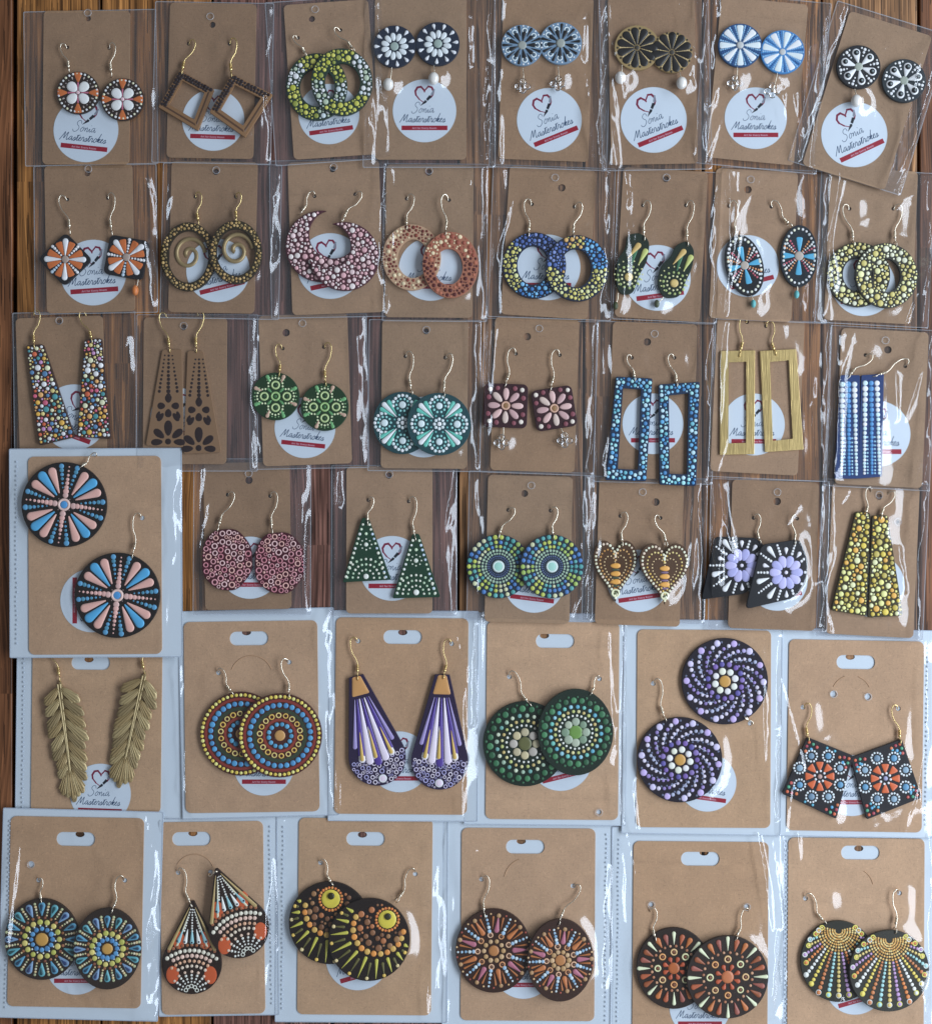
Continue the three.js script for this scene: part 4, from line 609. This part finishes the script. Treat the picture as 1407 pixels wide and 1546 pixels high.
pack({ k: 'dark oval drops with turquoise crosses', creases: [[1240, 262, 1230, 360, 7], [1196, 476, 1216, 424, 5], [1212, 480, 1204, 430, 4], [1226, 372, 1222, 470, 6]], card: [1137, 370, 124, 228, 3], bag: [1084, 254, 1252, 486], brot: 2.5, sticker: [1128, 402, 47, -14], holes: [[1129, 286, 6, 4, -15]], wr: 0.9, curl: 8,
  ears: [{ shape: disc(28, 47), rot: -14, at: [1122, 402], base: '#1f242c', d: D.opal, hook: [1100, 311, 1112, 362, -1], charms: [['teal', 1135, 460, 1131, 446]] }, { shape: disc(28, 47), rot: 2, at: [1204, 388], base: '#23303c', d: D.opal, hook: [1164, 312, 1192, 342, -1], charms: [['teal', 1200, 446, 1201, 432]] }] });
pack({ k: 'olive black hoops with cream and yellow dots', creases: [[1396, 268, 1384, 380, 7], [1386, 376, 1384, 484, 6], [1370, 400, 1374, 460, 4]], card: [1314, 371, 132, 232, 3], bag: [1234, 256, 1406, 492], brot: 3, sticker: [1302, 430, 48, 0], holes: [[1319, 276, 5.5, 1, -2]], wr: 0.9, curl: 9,
  ears: two(hoop(48, 49, 23, 26, -1, 0), [1293, 416], [1334, 418], '#33342a', D.cream, [1282, 315, 1286, 370, 1], [1348, 315, 1348, 372, -1], {}).map((e, i) => ({ ...e, over: i ? -1 : 0 })) });
// row 3
pack({ k: 'long dark trapezoids with confetti dots', creases: [[190, 500, 186, 560, 6], [28, 490, 42, 600, 4]], card: [93, 592, 132, 228, -2], bag: [20, 470, 206, 700], brot: -1, lift: 2, sticker: [112, 630, 50, 20], holes: [[89, 486, 4.5, 1, -2]], wr: 0.4, curl: 2.6,
  ears: [{ pts: [[41, 522], [67, 520], [115, 660], [61, 673]], base: '#4a342f', d: D.confetti, metal: 'g', hook: [50, 475, 53, 524, -1] }, { pts: [[129, 513], [155, 511], [169, 663], [118, 660]], base: '#4a342f', d: D.confetti, metal: 'g', hook: [131, 475, 140, 516, 1] }] });
pack({ k: 'plain wooden trapezoids with dark cut petals', card: [280, 590, 126, 222, 0], bag: [206, 474, 390, 712], sticker: [272, 630, 44, 0], holes: [[277, 494, 5, 1, -2]], wr: 0.5, curl: 3.5,
  ears: [{ pts: [[246, 528], [276, 528], [279, 676], [222, 673]], base: '#7d634a', d: D.lasercut, th: 2.6, metal: 'g', hook: [253, 478, 257, 530, 1] }, { pts: [[284, 530], [308, 530], [336, 683], [279, 686]], base: '#7d634a', d: D.lasercut, th: 2.6, metal: 'g', hook: [297, 476, 297, 530, -1] }] });
pack({ k: 'dark green discs with pale green mandalas', creases: [[540, 500, 538, 640, 5], [384, 500, 382, 600, 4]], card: [461, 588, 134, 228, -2], bag: [376, 474, 556, 708], brot: -1, sticker: [461, 646, 46, 6], holes: [[432, 502, 6, 25, -14]], wr: 0.45, curl: 3.0,
  ears: two(disc(36), [417, 599], [491, 615], '#234a2c', D.greenMandala, [427, 526, 422, 566, 1], [489, 524, 492, 581, -1], { metal: 'g' }) });
pack({ k: 'teal discs with white flower mandalas', card: [641, 595, 130, 225, 0.5], bag: [556, 482, 726, 712], sticker: [640, 645, 46, 0], holes: [[643, 500, 5, 1, -2]], wr: 0.55, curl: 4.0,
  ears: two(disc(44, 47), [608, 639], [663, 641], '#23545e', D.tealMandala, [612, 538, 622, 594, -1], [672, 540, 670, 598, -1], { shape2: disc(48, 47) }).map((e, i) => ({ ...e, over: i ? -1 : 0 })) });
pack({ k: 'burgundy squares with pink flowers and crystals', creases: [[740, 490, 737, 565, 8], [884, 560, 880, 680, 5]], card: [807, 596, 127, 232, 2], bag: [727, 482, 900, 716], sticker: null, holes: [[796, 508, 6, 18, -12]], wr: 0.7, curl: 5,
  ears: [{ shape: sq(66), rot: 2, at: [763, 613], base: '#43242d', d: D.plumSquare, hook: [779, 534, 762, 582, 1], charms: [['crystal', 757, 667, 760, 646]] }, { shape: sq(62), rot: -9, at: [836, 617], base: '#43242d', d: D.plumSquare, hook: [845, 536, 830, 588, 1], charms: [['crystal', 852, 664, 845, 645]] }] });
pack({ k: 'open blue dotted rectangles', creases: [[904, 504, 907, 572, 8], [1062, 576, 1070, 610, 8], [1072, 606, 1064, 706, 7]], card: [985, 605, 128, 236, 2], bag: [898, 486, 1078, 730], brot: 1.5, sticker: [985, 640, 46, 0], holes: [[977, 516, 6, 11, -12]], wr: 0.7, curl: 5.3,
  ears: [[[929, 569], [984, 572], [974, 727], [913, 725]], [[993, 581], [1055, 577], [1049, 734], [994, 732]]].map((P, i) => { const c = [P.reduce((s, q) => s + q[0], 0) / 4, P.reduce((s, q) => s + q[1], 0) / 4]; return { pts: P, cut: [P.map(([x, y]) => [c[0] + (x - c[0]) * (i ? 0.5 : 0.52), c[1] + (y - c[1]) * 0.79])], round: 3, base: '#213c62', d: D.blueFrame, hook: i ? [1018, 540, 1020, 582, 1] : [954, 540, 957, 574, 1] }; }) });
pack({ k: 'plain gold open rectangles', creases: [[1228, 560, 1216, 620, 6], [1236, 500, 1230, 560, 5], [1080, 500, 1078, 560, 4]], card: [1143, 598, 132, 234, 3], bag: [1072, 482, 1252, 724], brot: 2.5, sticker: [1137, 641, 47, 0], wr: 0.75, curl: 5.8,
  ears: [[[1087, 530], [1139, 529], [1137, 686], [1085, 687]], [[1146, 530], [1201, 527], [1211, 679], [1153, 683]]].map((P, i) => { const c = [P.reduce((s, q) => s + q[0], 0) / 4, P.reduce((s, q) => s + q[1], 0) / 4]; return { pts: P, cut: [P.map(([x, y]) => [c[0] + (x - c[0]) * 0.54, c[1] + (y - c[1]) * 0.79])], round: 1, baseMat: brassSheet, th: 3, metal: 'g', hook: i ? [1156, 492, 1169, 534, -1] : [1128, 486, 1115, 536, 1], d: () => {} }; }) });
pack({ k: 'navy bars with columns of white and blue dots', creases: [[1264, 498, 1254, 560, 6], [1346, 560, 1350, 640, 6], [1392, 690, 1388, 730, 6]], card: [1330, 616, 132, 236, 3], bag: [1248, 494, 1408, 738], brot: 3, sticker: [1323, 655, 50, 0], holes: [[1340, 528, 6, -4, -14]], wr: 0.9, curl: 8,
  ears: [{ pts: [[1267, 567], [1296, 567], [1293, 723], [1257, 723]], base: '#24468a', d: D.bars, round: 2, hook: [1306, 536, 1278, 570, -1] }, { pts: [[1298, 567], [1332, 565], [1328, 720], [1292, 723]], base: '#24468a', d: D.bars, round: 2, hook: [1366, 553, 1318, 568, 1] }] });
// row 4
pack({ k: 'big black discs with pink and blue petals', white: true, names: ['upper', 'lower'], creases: [[264, 700, 262, 860, 6], [60, 988, 230, 990, 4]], card: [146, 838, 200, 298, -0.4], bag: [17, 677, 277, 992], brot: -0.3, sticker: [142, 906, 48, 90], stitch: [-1], wr: 0.5, raise: 9, lift: 2,
  ears: [{ shape: disc(64), at: [101, 762], base: '#262120', d: D.candyDisc, rot: 4, hook: [148, 690, 126, 705, 1], nohole: 1 }, { shape: disc(64), at: [181, 898], base: '#262120', d: D.candyDisc, rot: 2, hook: [217, 782, 203, 840, 1] }] });
pack({ k: 'burgundy octagons with pink rings', creases: [[303, 700, 302, 800, 7], [452, 740, 456, 880, 4]], card: [374, 809, 130, 222, -1], bag: [292, 692, 470, 928], brot: 0, sticker: [378, 857, 47, 0], holes: [[376, 725, 6, 0, -10]], wr: 0.55, curl: 4.0,
  ears: [0, 1].map((i) => ({ pts: [[-22, -46], [14, -48], [36, -22], [38, 16], [14, 46], [-16, 44], [-38, 22], [-38, -22]].map(([x, y]) => [x + (i ? 424 : 345), y + (i ? 851 : 846)]), round: 12, base: '#520f28', d: D.pinkRings, hook: i ? [408, 749, 412, 803, -1] : [344, 747, 330, 800, -1] })) });
pack({ k: 'green christmas tree triangles with white dots', creases: [[508, 704, 510, 766, 7], [672, 730, 668, 850, 4]], card: [588, 815, 130, 222, 0], bag: [500, 702, 690, 930], sticker: [592, 858, 49, 0], holes: [[587, 718, 5, 1, -2]], wr: 0.6, curl: 4.4,
  ears: [{ pts: [[547, 782], [557, 782], [591, 875], [518, 879]], round: 3, base: '#1d4c36', d: D.pine, hook: [556, 755, 555, 790, -1] }, { pts: [[623, 806], [633, 806], [665, 901], [593, 903]], round: 3, base: '#1d4c36', d: D.pine, hook: [617, 757, 627, 814, -1] }] });
pack({ k: 'teal discs with fine radiating dots', creases: [[878, 735, 876, 800, 7], [716, 720, 713, 820, 5]], card: [798, 829, 128, 222, 1.5], bag: [706, 712, 896, 938], brot: 1, sticker: [806, 879, 46, 7], holes: [[792, 745, 5.5, 10, -12]], wr: 0.6, curl: 4.4,
  ears: two(disc(48), [752, 855], [832, 855], '#2b3a50', D.rayDisc, [767, 770, 752, 810, -1], [831, 771, 834, 811, -1], {}).map((e, i) => ({ ...e, over: i ? -1 : 0 })) });
pack({ k: 'brown hearts edged with cream dots', creases: [[1050, 760, 1030, 860, 5], [892, 740, 890, 850, 4]], card: [965, 833, 128, 222, 2], bag: [880, 720, 1066, 940], brot: 1.5, sticker: [963, 877, 47, -8], holes: [[990, 758, 6, -20, -15]], wr: 0.65, curl: 4.9,
  ears: two(heartShape(66, 92), [928, 862], [1001, 866], '#5f4228', D.heart, [936, 779, 938, 822, -1], [997, 782, 1004, 822, 1], { shape2: heartShape(76, 92) }).map((e, i) => ({ ...e, over: i ? -1 : 0 })) });
pack({ k: 'black leaf drops with lilac star flowers', creases: [[1206, 760, 1180, 800, 4], [1238, 740, 1232, 880, 6]], card: [1167, 838, 131, 224, 2], bag: [1070, 724, 1250, 952], brot: 1.5, sticker: [1172, 876, 46, -10], holes: [[1173, 757, 6, 0, -14]], wr: 0.75, curl: 5.8,
  ears: [{ pts: [[1078, 810], [1140, 812], [1158, 830], [1152, 868], [1122, 896], [1057, 905]], round: 7, base: '#1f2128', d: D.violetStar, rot: 0, hook: [1137, 782, 1145, 818, -1] }, { pts: [[1146, 822], [1205, 814], [1217, 846], [1214, 880], [1196, 902], [1121, 919]], round: 9, base: '#1f2128', d: D.violetStar, rot: 0, hook: [1203, 783, 1196, 820, 1], over: -1 }] });
pack({ k: 'tall olive triangles with yellow dots', creases: [[1384, 750, 1376, 880, 7], [1352, 820, 1362, 900, 5], [1282, 736, 1264, 764, 4]], card: [1317, 846, 132, 228, 3], bag: [1236, 726, 1398, 964], brot: 3, sticker: [1317, 884, 48, 0], holes: [[1327, 750, 5, 0, -3], [1355, 788, 3.2, 0, 0]], wr: 0.85, curl: 8,
  ears: [{ pts: [[1290, 772], [1312, 774], [1305, 930], [1252, 921]], base: '#453f1c', d: D.mustard, hook: [1316, 742, 1304, 778, 1], nohole: 1 }, { pts: [[1315, 778], [1338, 778], [1360, 929], [1307, 932]], base: '#453f1c', d: D.mustard, hook: [1340, 745, 1327, 782, -1], nohole: 1 }] });
// row 5
const featherOut = [[-2, -100], [6, -98], [24, -70], [34, -30], [38, 10], [30, 50], [22, 84], [10, 96], [-6, 97], [-20, 78], [-26, 50], [-36, 10], [-32, -34], [-18, -72]];
pack({ k: 'gold feathers with ridged barbs', white: true, creases: [[270, 1000, 276, 1200, 5]], card: [146, 1096, 196, 262, 0.6], bag: [24, 962, 286, 1236], brot: 0.6, sticker: [152, 1199, 46, 2], slot: [137, 1001], stitch: [-1], lift: 1, wr: 0.5,
  ears: [{ shape: { out: roundPoly(featherOut.map(([x, y]) => [x * 0.32, y * 0.95]), 10) }, rot: -7, at: [102, 1120], baseMat: goldPaint, d: D.feather, th: 2.6, metal: 'g', hook: [86, 975, 91, 1026, 1] }, { shape: { out: roundPoly(featherOut.map(([x, y]) => [-x * 0.32, y * 0.92]), 10) }, rot: 13, at: [200, 1103], baseMat: goldPaint, d: D.feather, th: 2.6, metal: 'g', hook: [212, 970, 218, 1014, -1] }] });
pack({ k: 'round targets in yellow, blue and red rings', white: true, creases: [[496, 1140, 502, 1226, 7], [492, 950, 494, 1060, 5]], card: [380, 1082, 202, 288, -0.8], bag: [272, 920, 508, 1234], brot: -1.6, sticker: [399, 1155, 46, 0], slot: [376, 964], hang: [-4, -9], arcs: [[380, 1022, 32, 200, 340]], wr: 0.6, lift: 4,
  ears: two(disc(61, 63), [365, 1107], [424, 1109], '#552620', D.target, [330, 1016, 352, 1046, -1], [437, 1000, 437, 1050, 1], { shape2: disc(63) }).map((e, i) => ({ ...e, over: i ? -1 : 0 })) });
pack({ k: 'purple teardrops with lilac stripes', white: true, creases: [[716, 940, 710, 1100, 6]], card: [606, 1081, 200, 296, 0.5], bag: [496, 922, 722, 1240], brot: 0.3, sticker: [603, 1150, 46, 0], slot: [608, 962], hang: [0, -7], wr: 0.55, lift: 4,
  ears: [[[570, 1142], [-32, -122], [541, 968, 540, 1024, 1]], [[664, 1148], [4, -130], [682, 972, 669, 1022, 1]]].map(([at, tip, hook]) => ({ shape: teardrop(tip[0], tip[1], 43, 11), at, base: '#33264f', metal: 'g', hook, d: (p, o, eh, i) => { p.tip = tip; D.purpleDrop(p, o, eh, i); } })) });
pack({ k: 'dark green discs with rings of dots', white: true, creases: [[940, 960, 934, 1080, 7], [936, 1090, 932, 1236, 8], [918, 950, 912, 1000, 4]], card: [834, 1088, 200, 298, 0.5], bag: [702, 926, 946, 1246], brot: 0.6, sticker: [846, 1146, 48, -14], slot: [838, 968], hang: [-16, -8], holes: [[904, 1226, 4, 0, 0]], wr: 0.7, lift: 4,
  ears: two(disc(63, 64), [792, 1122], [868, 1104], '#1a3024', D.forest, [769, 1022, 800, 1064, -1], [905, 1025, 890, 1046, 1], { shape2: disc(57, 65) }).map((e, i) => ({ ...e, over: i ? -1 : 0 })) });
pack({ k: 'black discs with purple dot swirls', white: true, names: ['lower left', 'upper right'], creases: [[1172, 960, 1168, 1100, 7], [1170, 1110, 1166, 1240, 7]], card: [1062, 1100, 202, 298, 0.4], bag: [940, 936, 1180, 1260], brot: 0.8, sticker: [1067, 1181, 44, 8], wr: 0.75, lift: 4,
  ears: [{ shape: disc(64), at: [1025, 1146], base: '#241d2e', d: D.swirl, hook: [986, 1032, 1003, 1086, -1] }, { shape: disc(65), at: [1093, 1028], base: '#241d2e', d: D.swirl, rot: 20, hook: [1132, 1092, 1124, 1082, 1] }] });
pack({ k: 'black squares with orange blooms and blue dots', white: true, creases: [[1398, 1000, 1396, 1130, 6]], card: [1291, 1111, 204, 288, 1], bag: [1168, 950, 1410, 1264], brot: 1, sticker: [1285, 1186, 46, 0], slot: [1292, 1000], hang: [-8, -8], holes: [[1258, 1048, 5, 0, 0], [1310, 1052, 5, 0, 0]], arcs: [[1285, 1050, 30, 205, 250], [1285, 1050, 30, 290, 335]], stitch: [1], wr: 0.7, lift: 4,
  ears: [[[[1217, 1112], [1286, 1140], [1260, 1235], [1179, 1197]], [1212, 1068, 1218, 1116, -1]], [[[1282, 1143], [1359, 1115], [1389, 1203], [1306, 1236]], [1356, 1070, 1356, 1120, 1]]].map(([P, hook], i) => { const c = [P.reduce((s, q) => s + q[0], 0) / 4, P.reduce((s, q) => s + q[1], 0) / 4]; return { pts: P, round: 3, base: '#26242a', metal: 'g', hook, d: (p, o, eh) => { p.corners = P.map(([x, y]) => [x - c[0], y - c[1]]); D.orangeBloom(p, o, eh, i); } }; }) });
// row 6
pack({ k: 'sun discs with blue petals and yellow dots', white: true, creases: [[110, 1480, 126, 1518, 4], [134, 1482, 152, 1520, 4], [160, 1510, 212, 1524, 4], [228, 1270, 222, 1370, 5], [236, 1276, 230, 1368, 4], [231, 1400, 226, 1520, 8], [146, 1278, 172, 1302, 4]], card: [116, 1376, 201, 286, 1], bag: [2, 1222, 244, 1538], brot: 1.5, sticker: [117, 1454, 46, 0], slot: [116, 1266], hang: [6, -7], holes: [[49, 1304, 5, 0, 0]], stitch: [-1], wr: 0.9, lift: 2, raise: 5,
  ears: two(disc(56, 61), [67, 1415], [166, 1428], '#3a2e26', D.sunDisc, [60, 1328, 66, 1358, -1], [190, 1328, 172, 1372, 1], { shape2: disc(50, 61) }).map((e, i) => ({ ...e, over: i ? -1 : 0 })) });
pack({ k: 'orange onion drops with black and white dots', white: true, names: ['lower left', 'upper right'], creases: [[320, 1522, 380, 1526, 4], [408, 1290, 410, 1440, 5]], card: [321, 1386, 156, 290, -0.8], bag: [238, 1230, 420, 1534], brot: -0.8, sticker: null, slot: [289, 1267], hang: [2, -8], arcs: [[294, 1320, 30, 210, 340]], stitch: [1], wr: 0.6, lift: 3,
  ears: [{ shape: teardrop(1, -95, 45, 2), at: [291, 1454], base: '#34231b', hook: [269, 1318, 290, 1366, -1], d: (p, o, eh, i) => { p.tip = [1, -95]; D.onion(p, o, eh, i); } }, { shape: teardrop(-34, -90, 45, 2), at: [362, 1399], base: '#34231b', hook: [318, 1317, 328, 1314, 1], over: -1, d: (p, o, eh, i) => { p.tip = [-34, -90]; D.onion(p, o, eh, i); } }] });
pack({ k: 'dark discs with yellow suns and lime rays', white: true, creases: [[428, 1296, 436, 1320, 8], [662, 1350, 656, 1500, 6]], card: [551, 1384, 202, 296, 0.5], bag: [416, 1230, 676, 1544], brot: 0.3, sticker: [540, 1447, 48, -16], slot: [552, 1267], hang: [-5, -6], stitch: [-1], wr: 0.6, lift: 3,
  ears: two(disc(61, 62), [498, 1392], [558, 1416], '#281d19', D.peacock, [484, 1303, 502, 1334, -1], [627, 1320, 600, 1358, 1], {}).map((e, i) => ({ ...e, over: i ? -1 : 0 })) });
pack({ k: 'brown discs with rust and pale blue rays', white: true, creases: [[680, 1340, 676, 1440, 6], [700, 1284, 724, 1284, 4], [914, 1300, 908, 1500, 5]], card: [797, 1396, 202, 290, 0.4], bag: [668, 1240, 926, 1556], brot: 0.4, sticker: [790, 1462, 46, 0], slot: [793, 1279], hang: [-6, -8], arcs: [[795, 1330, 34, 190, 250]], stitch: [1], wr: 0.6, lift: 3,
  ears: two(disc(57, 63), [745, 1434], [845, 1447], '#43291d', D.rustStar, [727, 1328, 731, 1382, -1], [865, 1338, 842, 1392, -1], { shape2: disc(50, 62) }).map((e, i) => ({ ...e, over: i ? -1 : 0 })) });
pack({ k: 'red brown discs with cream rings and rays', white: true, creases: [[1170, 1400, 1160, 1540, 7], [936, 1280, 940, 1400, 5]], card: [1057, 1420, 204, 298, 0.5], bag: [922, 1250, 1184, 1580], brot: 0.6, sticker: [1056, 1520, 46, 0], slot: [1057, 1297], hang: [6, -9], holes: [[983, 1366, 4, 0, 0], [1127, 1369, 4, 0, 0]], stitch: [-1], wr: 0.7, lift: 3,
  ears: two(disc(56, 61), [1016, 1460], [1096, 1472], '#33261f', D.sunrise, [980, 1376, 988, 1417, -1], [1130, 1378, 1108, 1414, 1], { shape2: disc(62), nohole: 1 }).map((e, i) => ({ ...e, over: i ? -1 : 0 })) });
pack({ k: 'olive discs with shell fans of dots', white: true, creases: [[1252, 1522, 1270, 1500, 5], [1400, 1320, 1396, 1460, 6]], card: [1292, 1414, 206, 296, 0.5], bag: [1176, 1252, 1418, 1570], brot: 0.5, sticker: [1290, 1486, 46, -16], slot: [1299, 1288], hang: [-2, -6], arcs: [[1290, 1340, 28, 300, 350]], stitch: [-1], wr: 0.7, lift: 3,
  ears: two(disc(57, 61), [1264, 1450], [1339, 1463], '#34352c', D.shell, [1216, 1357, 1244, 1392, -1], [1358, 1349, 1348, 1404, 1], { shape2: disc(61) }).map((e, i) => ({ ...e, over: i ? -1 : 0 })) });

renderer.render(scene, camera);
